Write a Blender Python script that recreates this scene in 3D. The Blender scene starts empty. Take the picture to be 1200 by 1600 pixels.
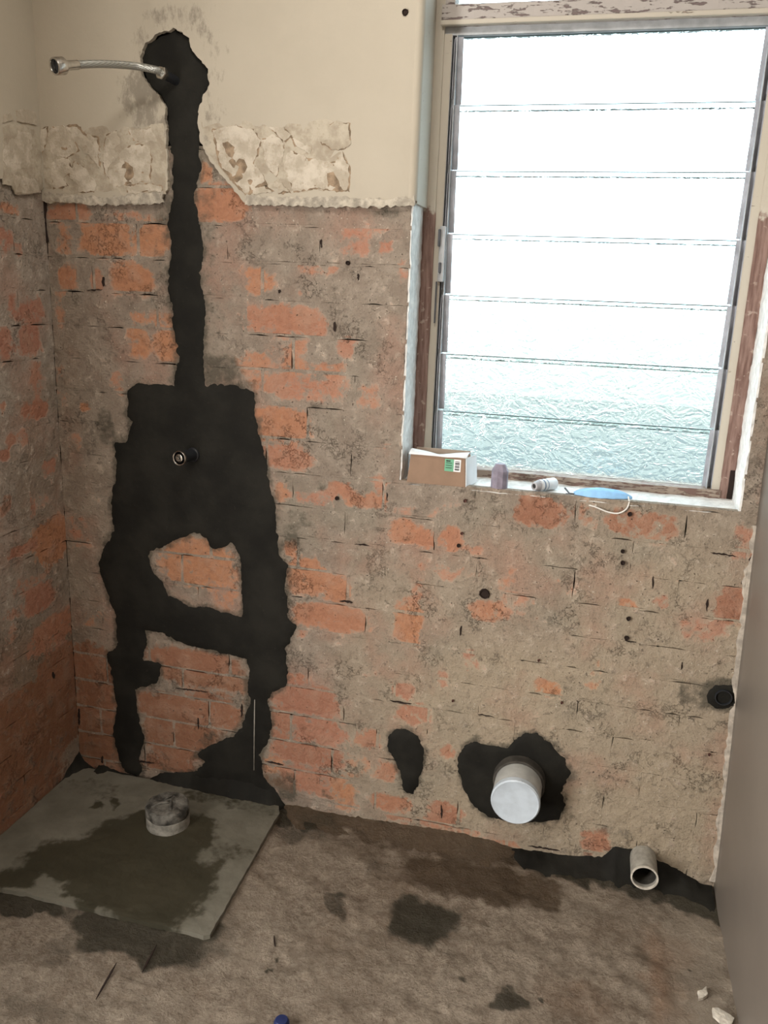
import bpy, bmesh, math, random
import numpy as np
from mathutils import Vector, Matrix, noise
from mathutils.geometry import delaunay_2d_cdt

random.seed(7)
noise.seed_set(7)
RNG = np.random.default_rng(11)
SC = bpy.context.scene
COL = SC.collection

ROOM_Y, ROOM_Z = -2.85, 2.60
# ------------------------------------------------------------------ camera
FPX = 1304.4
CAM = np.array([1.41538, -1.98233, 1.44610])
RT = np.array([0.96783496, 0.24884442, 0.03703965])
UP = np.array([-0.09876103, 0.24038057, 0.96564147])
FW = np.array([-0.23139088, 0.93823965, -0.25722485])
cam_data = bpy.data.cameras.new('camera')
cam_data.sensor_fit = 'AUTO'
cam_data.sensor_width = 36.0
cam_data.lens = FPX / 1600 * 36.0
cam_data.clip_start = 0.02
cam = bpy.data.objects.new('camera', cam_data)
COL.objects.link(cam)
cam.matrix_world = Matrix(((RT[0], UP[0], -FW[0], CAM[0]), (RT[1], UP[1], -FW[1], CAM[1]),
                           (RT[2], UP[2], -FW[2], CAM[2]), (0, 0, 0, 1)))
SC.camera = cam

# ------------------------------------------------------------------ sky, lights, exposure
SC.view_settings.view_transform = 'Standard'
SC.view_settings.look = 'None'
SC.view_settings.gamma = 1.0
SC.view_settings.use_curve_mapping = False
SC.view_settings.exposure = 0.22
world = bpy.data.worlds.new('sky')
SC.world = world
world.use_nodes = True
bg = world.node_tree.nodes['Background']
bg.inputs['Color'].default_value = (0.80, 0.91, 1.0, 1)
bg.inputs['Strength'].default_value = 5.2

def area_light(name, loc, rot, sx, sy, power, color, portal=False):
    d = bpy.data.lights.new(name, 'AREA')
    d.shape = 'RECTANGLE'
    d.size, d.size_y, d.energy, d.color = sx, sy, power, color
    if portal:
        d.cycles.is_portal = True
    o = bpy.data.objects.new(name, d)
    COL.objects.link(o)
    o.location = loc
    o.rotation_euler = rot
    return o

# daylight coming in through the open doorway in the left wall, behind the camera
area_light('doorway_daylight', (-0.02, -1.98, 1.05), (0, math.radians(-90), 0), 1.95, 0.76, 88.0, (1.0, 0.965, 0.91))
# the bathroom's ceiling lamp, above and behind the camera's view
area_light('ceiling_lamp', (0.95, -0.9, ROOM_Z - 0.03), (0, 0, 0), 0.34, 0.34, 10.5, (1.0, 0.94, 0.86))
area_light('window_portal', (1.36, 0.30, 1.70), (math.radians(-90), 0, 0), 0.80, 1.55, 1.0, (1, 1, 1), portal=True)

# ------------------------------------------------------------------ pixel <-> plane helpers
def ray(px, py):
    return FW + RT * (px - 600) / FPX - UP * (py - 800) / FPX
def on_back(px, py, Y=0.0):
    d = ray(px, py); t = (Y - CAM[1]) / d[1]; p = CAM + t * d
    return (p[0], p[2])
def on_left(px, py, X=0.0):
    d = ray(px, py); t = (X - CAM[0]) / d[0]; p = CAM + t * d
    return (p[1], p[2])
def on_floor(px, py, Z=0.0):
    d = ray(px, py); t = (Z - CAM[2]) / d[2]; p = CAM + t * d
    return (p[0], p[1])
PB = lambda u, v, h: (u, -h, v)       # back wall: u = x, v = z, h = out of the wall
PL = lambda u, v, h: (h, u, v)        # left wall: u = y, v = z
PF = lambda u, v, h: (u, v, h)        # floor:     u = x, v = y

# ------------------------------------------------------------------ object helpers
def mesh_obj(name, verts, faces, mat=None, parent=None, smooth=False, loc=None):
    me = bpy.data.meshes.new(name)
    me.from_pydata([tuple(v) for v in verts], [], faces)
    me.update()
    o = bpy.data.objects.new(name, me)
    COL.objects.link(o)
    if mat: me.materials.append(mat)
    if parent: o.parent = parent
    if smooth:
        me.polygons.foreach_set('use_smooth', [True] * len(me.polygons))
    if loc: o.location = loc
    return o
def bm_obj(name, bm, mat=None, parent=None, smooth=False):
    bmesh.ops.recalc_face_normals(bm, faces=bm.faces[:])
    me = bpy.data.meshes.new(name)
    bm.to_mesh(me); bm.free()
    o = bpy.data.objects.new(name, me)
    COL.objects.link(o)
    if mat: me.materials.append(mat)
    if parent: o.parent = parent
    if smooth:
        me.polygons.foreach_set('use_smooth', [True] * len(me.polygons))
    return o
def empty(name, loc=(0, 0, 0)):
    o = bpy.data.objects.new(name, None)
    o.empty_display_size = 0.05
    COL.objects.link(o)
    o.location = loc
    return o
def tag(o, label, cat=None, group=None, kind=None):
    if label: o['label'] = label
    if cat: o['category'] = cat
    if group: o['group'] = group
    if kind: o['kind'] = kind
    return o
def struct(o, label=None):
    o['kind'] = 'structure'
    if label: o['label'] = label
    return o
def add_box(bm, x0, x1, y0, y1, z0, z1, bev=0.0):
    vs = [bm.verts.new(p) for p in ((x0, y0, z0), (x1, y0, z0), (x1, y1, z0), (x0, y1, z0),
                                    (x0, y0, z1), (x1, y0, z1), (x1, y1, z1), (x0, y1, z1))]
    fs = [bm.faces.new([vs[i] for i in q]) for q in ((0, 3, 2, 1), (4, 5, 6, 7), (0, 1, 5, 4), (1, 2, 6, 5), (2, 3, 7, 6), (3, 0, 4, 7))]
    if bev:
        es = list({e for f in fs for e in f.edges})
        bmesh.ops.bevel(bm, geom=es, offset=bev, segments=2, affect='EDGES')
def box(name, x0, x1, y0, y1, z0, z1, mat, parent=None, bev=0.0):
    bm = bmesh.new(); add_box(bm, x0, x1, y0, y1, z0, z1, bev)
    return bm_obj(name, bm, mat, parent)
def grid_box(name, x0, x1, y0, y1, z0, z1, n, mat, parent, amp=0.0, seed=0.0, freq=30):
    """box whose faces are subdivided and roughened by amp"""
    bm = bmesh.new(); add_box(bm, x0, x1, y0, y1, z0, z1)
    for ax, k in enumerate(n):
        es = [e for e in bm.edges if abs((e.verts[0].co - e.verts[1].co)[ax]) > 1e-6 and
              abs((e.verts[0].co - e.verts[1].co).length - abs((e.verts[0].co - e.verts[1].co)[ax])) < 1e-6]
        if k > 1:
            bmesh.ops.subdivide_edges(bm, edges=es, cuts=k - 1, use_grid_fill=True)
    for v in bm.verts:
        s = v.co * freq + Vector((seed, seed * 1.7, 0))
        v.co += noise.noise_vector(s) * amp + noise.noise_vector(s * 3.1) * amp * 0.5
    return bm_obj(name, bm, mat, parent)

def lathe(name, prof, mat, parent=None, seg=32, axis=(0, 0, 1), loc=(0, 0, 0), smooth=True, caps=False, wob=0.0):
    """prof: list of (r, t) along the axis; 3D mesh revolved about axis through loc"""
    a = Vector(axis).normalized()
    b = a.orthogonal().normalized(); c = a.cross(b)
    vs, fs = [], []
    for i, (r, t) in enumerate(prof):
        for k in range(seg):
            th = 2 * math.pi * k / seg
            rr = r * (1 + wob * noise.noise(Vector((math.cos(th) * 2, math.sin(th) * 2, t * 30))))
            p = Vector(loc) + a * t + (b * math.cos(th) + c * math.sin(th)) * rr
            vs.append(p)
    for i in range(len(prof) - 1):
        for k in range(seg):
            k2 = (k + 1) % seg
            fs.append((i * seg + k, i * seg + k2, (i + 1) * seg + k2, (i + 1) * seg + k))
    if caps:
        fs.append(tuple(reversed(range(seg))))
        fs.append(tuple(range((len(prof) - 1) * seg, len(prof) * seg)))
    o = mesh_obj(name, vs, fs, mat, parent)
    if smooth:
        me = o.data
        me.polygons.foreach_set('use_smooth', [len(p.vertices) == 4 for p in me.polygons])
        me.set_sharp_from_angle(angle=math.radians(40))
    bm = bmesh.new(); bm.from_mesh(o.data); bmesh.ops.recalc_face_normals(bm, faces=bm.faces[:]); bm.to_mesh(o.data); bm.free()
    return o
def tube(name, pts, r, mat, parent=None, seg=12, cap=True, rfun=None):
    pts = [Vector(p) for p in pts]
    vs, fs = [], []
    prev = None
    for i, p in enumerate(pts):
        d = (pts[min(i + 1, len(pts) - 1)] - pts[max(i - 1, 0)]).normalized()
        b = d.orthogonal().normalized() if prev is None else (prev - d * prev.dot(d)).normalized()
        prev = b
        c = d.cross(b)
        rr = rfun(i / (len(pts) - 1)) * r if rfun else r
        for k in range(seg):
            th = 2 * math.pi * k / seg
            vs.append(p + (b * math.cos(th) + c * math.sin(th)) * rr)
    for i in range(len(pts) - 1):
        for k in range(seg):
            k2 = (k + 1) % seg
            fs.append((i * seg + k, i * seg + k2, (i + 1) * seg + k2, (i + 1) * seg + k))
    if cap:
        fs.append(tuple(reversed(range(seg)))); fs.append(tuple(range((len(pts) - 1) * seg, len(pts) * seg)))
    return mesh_obj(name, vs, fs, mat, parent, smooth=True)
def catmull(pts, n=8):
    P = [Vector(p) for p in pts]; P = [P[0] * 2 - P[1]] + P + [P[-1] * 2 - P[-2]]
    out = []
    for i in range(1, len(P) - 2):
        for k in range(n):
            t = k / n
            out.append(0.5 * ((2 * P[i]) + (P[i + 1] - P[i - 1]) * t + (2 * P[i - 1] - 5 * P[i] + 4 * P[i + 1] - P[i + 2]) * t * t
                              + (-P[i - 1] + 3 * P[i] - 3 * P[i + 1] + P[i + 2]) * t ** 3))
    out.append(P[-2])
    return out

# ---------------- patches with a traced outline: delaunay-filled relief on a wall plane
def resample(poly, step, amp, freq, seed, closed=True):
    out = []
    n = len(poly)
    for i in range(n if closed else n - 1):
        a = np.array(poly[i]); b = np.array(poly[(i + 1) % n])
        L = np.hypot(*(b - a)); k = max(1, int(L / step))
        for j in range(k):
            p = a + (b - a) * j / k
            q = Vector((p[0] * freq + seed, p[1] * freq, seed * 3.3))
            d = noise.noise_vector(q) * amp + noise.noise_vector(q * 2.7) * amp * 0.5
            out.append((p[0] + d[0], p[1] + d[1]))
    return out
def inside(poly, P):
    x, y = P[:, 0], P[:, 1]
    res = np.zeros(len(P), bool)
    n = len(poly)
    for i in range(n):
        x0, y0 = poly[i]; x1, y1 = poly[(i + 1) % n]
        c = ((y0 > y) != (y1 > y)) & (x < (x1 - x0) * (y - y0) / (y1 - y0 + 1e-12) + x0)
        res ^= c
    return res
def dist_poly(polys, P):
    d = np.full(len(P), 1e9)
    for poly in polys:
        A = np.array(poly); B = np.roll(A, -1, 0)
        for a, b in zip(A, B):
            ab = b - a; t = np.clip(((P - a) @ ab) / (ab @ ab + 1e-12), 0, 1)
            d = np.minimum(d, np.hypot(*(P - (a + t[:, None] * ab)).T))
    return d
def patch(name, outline, holes, P, thick, mat, parent, step=0.008, jit=0.004, freq=60, grid=0.016, seed=1.0,
          base=0.0, ridge=0.0, wall_edge=False, falloff=0.008, attr=None, fine=True, fixed=None):
    """relief plate; wall_edge=True gives a vertical broken edge, otherwise it feathers out to the wall"""
    fx = fixed or (lambda u, v: False)
    def rs(poly, sd):
        if not fine: return list(poly)
        return resample(poly, step, jit, freq, sd)
    O = rs(outline, seed); H = [rs(h, seed + 5 + i) for i, h in enumerate(holes)]
    allp = [O] + H
    us = [p[0] for p in O]; vs = [p[1] for p in O]
    gx = np.arange(min(us), max(us), grid); gy = np.arange(min(vs), max(vs), grid)
    G = np.array([(a, b) for a in gx for b in gy]) if len(gx) and len(gy) else np.zeros((0, 2))
    if len(G):
        G = G + RNG.uniform(-grid * 0.3, grid * 0.3, G.shape)
        m = inside(O, G)
        for h in H: m &= ~inside(h, G)
        G = G[m]
    if len(G):
        G = G[dist_poly(allp, G) > grid * 0.35]
    verts = []; edges = []
    for poly in allp:
        s = len(verts); verts += [Vector(p) for p in poly]
        edges += [(s + i, s + (i + 1) % len(poly)) for i in range(len(poly))]
    verts += [Vector(p) for p in G]
    rv, re_, rf, *_ = delaunay_2d_cdt(verts, edges, [], 0, 1e-7)
    V = np.array([(v[0], v[1]) for v in rv])
    C = np.array([V[list(f)].mean(0) for f in rf])
    m = inside(O, C)
    for h in H: m &= ~inside(h, C)
    F = [list(f) for f, k in zip(rf, m) if k]
    D = dist_poly(allp, V)
    pts = []
    for (u, v), d in zip(V, D):
        q = Vector((u * 14 + seed, v * 14, seed))
        nz = noise.noise(q) * 0.5 + noise.noise(q * 3) * 0.3
        if wall_edge:
            h = thick * (1 + 0.25 * nz * (ridge > 0)) + ridge * nz
            if d < 1e-5: h -= 0.0008
        else:
            h = (thick + ridge * nz) * (1 - math.exp(-d / falloff)) - (0.0012 if d < 1e-5 else 0)
        pts.append(P(u, v, base + h))
    # orientation
    a, b, c = (Vector(pts[i]) for i in F[0][:3])
    nrm = (b - a).cross(c - a); out = Vector(P(0, 0, 1)) - Vector(P(0, 0, 0))
    if nrm.dot(out) < 0: F = [f[::-1] for f in F]
    if wall_edge:
        cnt = {}
        for f in F:
            for i in range(len(f)):
                e = (f[i], f[(i + 1) % len(f)])
                cnt[e] = cnt.get(e, 0) + 1
        bmap = {}
        for (i, j) in [e for e in cnt if (e[1], e[0]) not in cnt]:
            for k in (i, j):
                if k not in bmap:
                    bmap[k] = len(pts); pts.append(P(V[k][0], V[k][1], base - 0.002))
            F.append([j, i, bmap[i], bmap[j]])
    o = mesh_obj(name, pts, F, mat, parent, smooth=not wall_edge)
    return o
def polyB(pts, Y=0.0): return [on_back(*p, Y) for p in pts]
def polyL(pts, X=0.0): return [on_left(*p, X) for p in pts]
def polyF(pts, Z=0.0): return [on_floor(*p, Z) for p in pts]

# ------------------------------------------------------------------ material helpers
class NT:
    def __init__(self, name):
        self.m = bpy.data.materials.new(name); self.m.use_nodes = True
        self.t = self.m.node_tree; self.n = self.t.nodes
        self.b = self.n['Principled BSDF']; self.out = self.n['Material Output']
        self.co = self.n.new('ShaderNodeNewGeometry').outputs['Position']
    def link(self, a, b): self.t.links.new(a, b)
    def put(self, sock, v):
        if hasattr(v, 'is_output') or isinstance(v, bpy.types.NodeSocket): self.link(v, sock)
        else: sock.default_value = v
    def noise(self, scale, detail=4, rough=0.55, co=None, dist=0.0):
        n = self.n.new('ShaderNodeTexNoise'); n.inputs['Scale'].default_value = scale
        n.inputs['Detail'].default_value = detail; n.inputs['Roughness'].default_value = rough; n.inputs['Distortion'].default_value = dist
        self.link(co or self.co, n.inputs['Vector']); return n.outputs['Fac']
    def vor(self, scale, feature='F1', co=None):
        n = self.n.new('ShaderNodeTexVoronoi'); n.feature = feature; n.inputs['Scale'].default_value = scale
        self.link(co or self.co, n.inputs['Vector']); return n.outputs['Distance']
    def scaled(self, s, loc=(0, 0, 0), rot=(0, 0, 0)):
        n = self.n.new('ShaderNodeMapping'); n.inputs['Scale'].default_value = s; n.inputs['Location'].default_value = loc
        n.inputs['Rotation'].default_value = rot
        self.link(self.co, n.inputs['Vector']); return n.outputs['Vector']
    def math(self, op, a, b=0.0, c=0.0):
        n = self.n.new('ShaderNodeMath'); n.operation = op
        for s, v in zip(n.inputs, (a, b, c)): self.put(s, v)
        return n.outputs[0]
    def ramp(self, v, a, b, smooth=True):
        n = self.n.new('ShaderNodeMapRange'); n.interpolation_type = 'SMOOTHSTEP' if smooth else 'LINEAR'
        self.put(n.inputs['Value'], v); n.inputs['From Min'].default_value = a; n.inputs['From Max'].default_value = b
        return n.outputs['Result']
    def mix(self, f, a, b, mode='MIX'):
        n = self.n.new('ShaderNodeMix'); n.data_type = 'RGBA'; n.blend_type = mode
        self.put(n.inputs[0], f)
        for s, v in ((n.inputs[6], a), (n.inputs[7], b)):
            if isinstance(v, tuple): s.default_value = (*v[:3], 1)
            else: self.link(v, s)
        return n.outputs[2]
    def attr(self, name):
        n = self.n.new('ShaderNodeAttribute'); n.attribute_name = name
        s = self.n.new('ShaderNodeSeparateColor'); self.link(n.outputs['Color'], s.inputs[0])
        return s.outputs[0], s.outputs[1], s.outputs[2], n.outputs['Alpha']
    def sep(self):
        s = self.n.new('ShaderNodeSeparateXYZ'); self.link(self.co, s.inputs[0]); return s.outputs
    def bump(self, h, dist, strength=1.0, normal=None):
        n = self.n.new('ShaderNodeBump'); n.inputs['Distance'].default_value = dist; n.inputs['Strength'].default_value = strength
        self.link(h, n.inputs['Height'])
        if normal: self.link(normal, n.inputs['Normal'])
        return n.outputs['Normal']
    def fin(self, color, rough=0.8, normal=None, metal=0.0, spec=0.3):
        self.put(self.b.inputs['Base Color'], (*color[:3], 1) if isinstance(color, tuple) else color)
        self.put(self.b.inputs['Roughness'], rough); self.b.inputs['Metallic'].default_value = metal
        self.b.inputs['Specular IOR Level'].default_value = spec
        if normal: self.link(normal, self.b.inputs['Normal'])
        return self.m
def plain(name, color, rough=0.6, metal=0.0, var=0.12, scale=40, bump=0.0, spec=0.3):
    t = NT(name); n = t.noise(scale, 5)
    dk = tuple(c * (1 - var) for c in color); lt = tuple(min(1, c * (1 + var)) for c in color)
    c = t.mix(t.ramp(n, 0.3, 0.7), dk, lt)
    return t.fin(c, rough, t.bump(n, bump) if bump else None, metal, spec)

def mat_masonry(name, res_a, res_b, warm, expo=1.0, haze=0.42):
    """brick face under tile-adhesive residue; vertex field 'wear': R bare brick, G orange tint (below zero: painted-in shade), B damp/dirt with painted shade, A warm residue"""
    t = NT(name)
    E, T, D, A = t.attr('wear')
    n0 = t.noise(4.5, 5, 0.6); n1 = t.noise(15, 9, 0.66); n2 = t.noise(62, 6, 0.65); n3 = t.noise(6, 4); n4 = t.noise(230, 4, 0.6)
    nd = t.noise(30, 9, 0.74, dist=0.2)
    # residue: taupe film with paler skim, pink and grey-green hazes, darker scrapes
    r = t.mix(t.ramp(n1, 0.36, 0.64), res_a, res_b)
    r = t.mix(t.math('MULTIPLY', A, 0.85), r, warm)
    r = t.mix(t.math('MULTIPLY', t.ramp(n0, 0.47, 0.66), haze), r, (0.40, 0.215, 0.155))
    r = t.mix(t.math('MULTIPLY', t.ramp(t.noise(3.1, 5, 0.6), 0.50, 0.68), 0.45), r, (0.255, 0.235, 0.185))
    r = t.mix(t.math('MULTIPLY', t.ramp(nd, 0.54, 0.68), 0.75), r, tuple(min(1, c * 1.5) for c in res_b))
    r = t.mix(t.math('MULTIPLY', t.ramp(n2, 0.53, 0.68), 0.5), r, tuple(c * 0.55 for c in res_a))
    r = t.mix(t.math('MULTIPLY', t.ramp(n4, 0.54, 0.70), 0.4), r, tuple(c * 0.45 for c in res_a))
    r = t.mix(t.math('MULTIPLY', t.ramp(t.noise(150, 3, 0.5), 0.67, 0.72), 0.8), r, (0.60, 0.54, 0.45))
    # brick
    b = t.mix(t.math('MINIMUM', t.math('MULTIPLY', t.math('ABSOLUTE', T), 1.3), 1.0), (0.395, 0.180, 0.122), (0.475, 0.225, 0.120))
    b = t.mix(t.math('MAXIMUM', t.math('MULTIPLY', T, -1.0), 0.0), b, (0.110, 0.054, 0.030))  # negative tint darkens brick; mainly lower-left shade painted in
    b = t.mix(t.math('MULTIPLY', t.ramp(n2, 0.42, 0.72), 0.45), b, (0.27, 0.115, 0.075))
    b = t.mix(t.math('MULTIPLY', t.ramp(n1, 0.46, 0.66), 0.55), b, (0.44, 0.275, 0.195))
    e = t.math('MULTIPLY', E, expo)
    e = t.math('ADD', e, t.math('ADD', t.math('MULTIPLY', t.math('SUBTRACT', n1, 0.5), 1.4), t.math('MULTIPLY', t.math('SUBTRACT', nd, 0.5), 1.9)))
    em = t.ramp(e, 0.34, 0.74)
    c = t.mix(t.math('MULTIPLY', em, 0.90), r, b)
    # little dark pits and scratches
    pit = t.math('MULTIPLY', t.ramp(t.noise(120, 3, 0.5), 0.66, 0.72), t.ramp(n1, 0.44, 0.6))
    sc_ = t.math('MULTIPLY', t.ramp(t.math('ABSOLUTE', t.math('SUBTRACT', t.noise(13, 10, 0.78, dist=0.15), 0.5)), 0.007, 0.0), t.ramp(t.noise(8, 5), 0.52, 0.62))
    pit = t.math('MAXIMUM', pit, t.math('MULTIPLY', sc_, 0.75))
    c = t.mix(t.math('MULTIPLY', pit, 0.72), c, (0.065, 0.048, 0.036))
    # damp, dirt and painted corner shade
    d = t.math('ADD', D, t.math('ADD', t.math('MULTIPLY', t.math('SUBTRACT', nd, 0.5), 1.3), t.math('MULTIPLY', t.math('SUBTRACT', n1, 0.5), 0.6)))
    dm = t.ramp(d, 0.34, 0.80)
    c = t.mix(t.math('MULTIPLY', dm, 0.80), c, (0.075, 0.068, 0.052))
    h = t.math('ADD', t.math('MULTIPLY', n1, 0.9), t.math('ADD', t.math('MULTIPLY', nd, 0.7), t.math('MULTIPLY', n4, 0.14)))
    h = t.math('SUBTRACT', h, t.math('MULTIPLY', em, 0.16))
    h = t.math('SUBTRACT', h, t.math('MULTIPLY', pit, 0.35))
    return t.fin(c, 0.9, t.bump(h, 0.010, 1.0), spec=0.15)

def mat_cement():
    t = NT('wet_cement')
    n1 = t.noise(9, 6); n2 = t.noise(90, 4)
    c = t.mix(t.ramp(n1, 0.35, 0.7), (0.0095, 0.009, 0.0074), (0.019, 0.018, 0.0145))
    c = t.mix(t.math('MULTIPLY', t.ramp(n2, 0.62, 0.8), 0.3), c, (0.04, 0.038, 0.030))
    return t.fin(c, 0.78, t.bump(t.math('ADD', n1, t.math('MULTIPLY', n2, 0.3)), 0.004, 0.7), spec=0.18)
def mat_plaster(name, a, b, dirt=0.3):
    t = NT(name)
    n1 = t.noise(3, 5); n2 = t.noise(60, 5); n3 = t.noise(320, 2)
    E, T, D, A = t.attr('wear')
    c = t.mix(t.ramp(n1, 0.3, 0.7), a, b)
    d = t.math('ADD', D, t.math('MULTIPLY', t.math('SUBTRACT', t.noise(38, 9, 0.75, co=t.scaled((1.6, 1.6, 0.8))), 0.5), 1.9))
    c = t.mix(t.math('MULTIPLY', t.ramp(d, 0.36, 0.8), 0.72), c, (0.20, 0.175, 0.14))
    return t.fin(c, 0.7, t.bump(t.math('ADD', n2, t.math('MULTIPLY', n3, 0.15)), 0.0012, 0.6), spec=0.25)
def mat_flake(name, ca, cb):
    t = NT(name)
    n1 = t.noise(28, 7, 0.65); n2 = t.noise(110, 4)
    c = t.mix(t.ramp(n1, 0.38, 0.62), ca, cb)
    c = t.mix(t.math('MULTIPLY', t.ramp(n2, 0.58, 0.72), 0.5), c, (0.34, 0.27, 0.19))
    return t.fin(c, 0.85, t.bump(t.math('ADD', n1, t.math('MULTIPLY', n2, 0.4)), 0.005, 0.9), spec=0.2)
def mat_floor():
    t = NT('rough_screed')
    E, T, D, A = t.attr('wear')     # R smooth, G brown wet, B dark wet, A orange
    n1 = t.noise(7, 11, 0.70); n2 = t.noise(36, 10, 0.78); n3 = t.noise(150, 5, 0.65); n0 = t.noise(2.6, 6, 0.6)
    rg = t.math('ABSOLUTE', t.math('SUBTRACT', t.noise(20, 10, 0.72), 0.5))
    c = t.mix(t.ramp(n1, 0.22, 0.78, False), (0.285, 0.222, 0.166), (0.62, 0.515, 0.405))
    c = t.mix(t.math('MULTIPLY', t.ramp(n2, 0.45, 0.80, False), 0.9), c, (0.72, 0.61, 0.49))
    c = t.mix(t.math('MULTIPLY', t.ramp(n2, 0.52, 0.20, False), 0.75), c, (0.15, 0.108, 0.075))
    c = t.mix(t.math('MULTIPLY', t.ramp(n3, 0.52, 0.70), 0.40), c, (0.16, 0.118, 0.085))
    c = t.mix(t.math('MULTIPLY', t.ramp(n0, 0.46, 0.66), 0.40), c, (0.27, 0.190, 0.130))
    c = t.mix(t.math('MULTIPLY', A, 0.6), c, (0.44, 0.24, 0.14))
    c = t.mix(t.math('MULTIPLY', E, 0.75), c, t.mix(t.ramp(n1, 0.35, 0.65), (0.22, 0.185, 0.145), (0.32, 0.275, 0.22)))
    w = t.math('ADD', T, t.math('MULTIPLY', t.math('SUBTRACT', n1, 0.5), 1.3))
    c = t.mix(t.math('MULTIPLY', t.ramp(w, 0.25, 0.85), 0.78), c, (0.10, 0.062, 0.032))
    d = t.math('ADD', D, t.math('ADD', t.math('MULTIPLY', t.math('SUBTRACT', n1, 0.5), 1.1), t.math('MULTIPLY', t.math('SUBTRACT', n2, 0.5), 0.6)))
    dm = t.ramp(d, 0.30, 0.80)
    c = t.mix(t.math('MULTIPLY', dm, 0.85), c, (0.045, 0.042, 0.028))
    h = t.math('ADD', t.math('MULTIPLY', n2, 1.0), t.math('ADD', t.math('MULTIPLY', n3, 0.25), t.math('MULTIPLY', t.ramp(rg, 0.0, 0.10, False), 0.30)))
    h = t.math('MULTIPLY', h, t.math('SUBTRACT', 1.0, t.math('MULTIPLY', E, 0.75)))
    ro = t.math('SUBTRACT', 0.9, t.math('MULTIPLY', dm, 0.25))
    return t.fin(c, ro, t.bump(h, 0.022, 1.0), spec=0.2)
def mat_slab():
    t = NT('slab_cement')
    E, T, D, A = t.attr('wear')
    n1 = t.noise(8, 7, 0.6); n2 = t.noise(60, 5)
    c = t.mix(t.ramp(n1, 0.3, 0.7), (0.115, 0.108, 0.083), (0.165, 0.155, 0.125))
    d = t.math('ADD', D, t.math('ADD', t.math('MULTIPLY', t.math('SUBTRACT', n1, 0.5), 0.8), t.math('MULTIPLY', t.math('SUBTRACT', n2, 0.5), 0.7)))
    c = t.mix(t.math('MULTIPLY', t.ramp(d, 0.30, 0.70), 0.9), c, t.mix(n1, (0.020, 0.019, 0.011), (0.038, 0.031, 0.014)))
    return t.fin(c, t.math('SUBTRACT', 0.85, t.math('MULTIPLY', D, 0.2)), t.bump(t.math('ADD', n1, t.math('MULTIPLY', n2, 0.5)), 0.003, 0.7))
def mat_stripped_wood():
    """bare reddish timber below the old tile line, painted above it"""
    t = NT('stripped_frame_wood')
    g = t.noise(14, 6, 0.6, co=t.scaled((9, 9, 0.8))); n2 = t.noise(60, 5)
    w = t.mix(t.ramp(g, 0.3, 0.7), (0.135, 0.075, 0.060), (0.28, 0.185, 0.155))
    w = t.mix(t.math('MULTIPLY', t.ramp(n2, 0.60, 0.68), 0.6), w, (0.46, 0.38, 0.32))
    z = t.sep()[2]
    f = t.ramp(t.math('ADD', z, t.math('MULTIPLY', t.math('SUBTRACT', n2, 0.5), 0.08)), 1.625, 1.645)
    c = t.mix(f, w, (0.50, 0.46, 0.39))
    return t.fin(c, 0.7, t.bump(t.math('ADD', g, n2), 0.002, 0.7))
def mat_peeling(name, base, under, amt):
    t = NT(name)
    g = t.noise(22, 6, 0.65, co=t.scaled((1, 6, 6))); n2 = t.noise(90, 4)
    m = t.ramp(t.math('ADD', g, t.math('MULTIPLY', t.math('SUBTRACT', n2, 0.5), 0.3)), amt, amt + 0.06)
    return t.fin(t.mix(m, base, under), 0.65, t.bump(t.math('SUBTRACT', 1.0, m), 0.0015, 0.8))
def mat_glass():
    t = NT('ripple_glass')
    for n in list(t.n):
        if n.type == 'BSDF_PRINCIPLED': t.n.remove(n)
    co = t.scaled((1.0, 1.0, 1.4))
    w = t.noise(17, 2.0, 0.5, co=co, dist=1.6)
    rg = t.math('ABSOLUTE', t.math('SUBTRACT', t.noise(30, 2, 0.5, co=co, dist=1.0), 0.5))
    h = t.math('SUBTRACT', w, t.math('MULTIPLY', rg, 0.8))
    nm = t.bump(h, 0.0058, 1.0)
    rf = t.n.new('ShaderNodeBsdfRefraction'); rf.inputs['IOR'].default_value = 1.45; rf.inputs['Roughness'].default_value = 0.0
    rf.inputs['Color'].default_value = (0.93, 0.98, 0.97, 1); t.link(nm, rf.inputs['Normal'])
    tr = t.n.new('ShaderNodeBsdfTransparent'); tr.inputs['Color'].default_value = (0.92, 0.97, 0.97, 1)
    gl = t.n.new('ShaderNodeBsdfGlossy'); gl.inputs['Roughness'].default_value = 0.05; t.link(nm, gl.inputs['Normal'])
    m1 = t.n.new('ShaderNodeMixShader'); m1.inputs[0].default_value = 0.55
    t.link(tr.outputs[0], m1.inputs[1]); t.link(rf.outputs[0], m1.inputs[2])
    m2 = t.n.new('ShaderNodeMixShader'); m2.inputs[0].default_value = 0.06
    t.link(m1.outputs[0], m2.inputs[1]); t.link(gl.outputs[0], m2.inputs[2])
    t.link(m2.outputs[0], t.out.inputs['Surface'])
    return t.m
def mat_braid():
    t = NT('braided_steel')
    a = t.n.new('ShaderNodeTexWave'); a.inputs['Scale'].default_value = 120; a.bands_direction = 'DIAGONAL'
    t.link(t.co, a.inputs['Vector'])
    b = t.n.new('ShaderNodeTexWave'); b.inputs['Scale'].default_value = 120; b.bands_direction = 'DIAGONAL'
    t.link(t.scaled((-1, 1, -1)), b.inputs['Vector'])
    h = t.math('MAXIMUM', a.outputs['Fac'], b.outputs['Fac'])
    c = t.mix(h, (0.16, 0.165, 0.155), (0.52, 0.53, 0.50))
    return t.fin(c, 0.38, t.bump(h, 0.001, 0.8), metal=0.8, spec=0.5)

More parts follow.
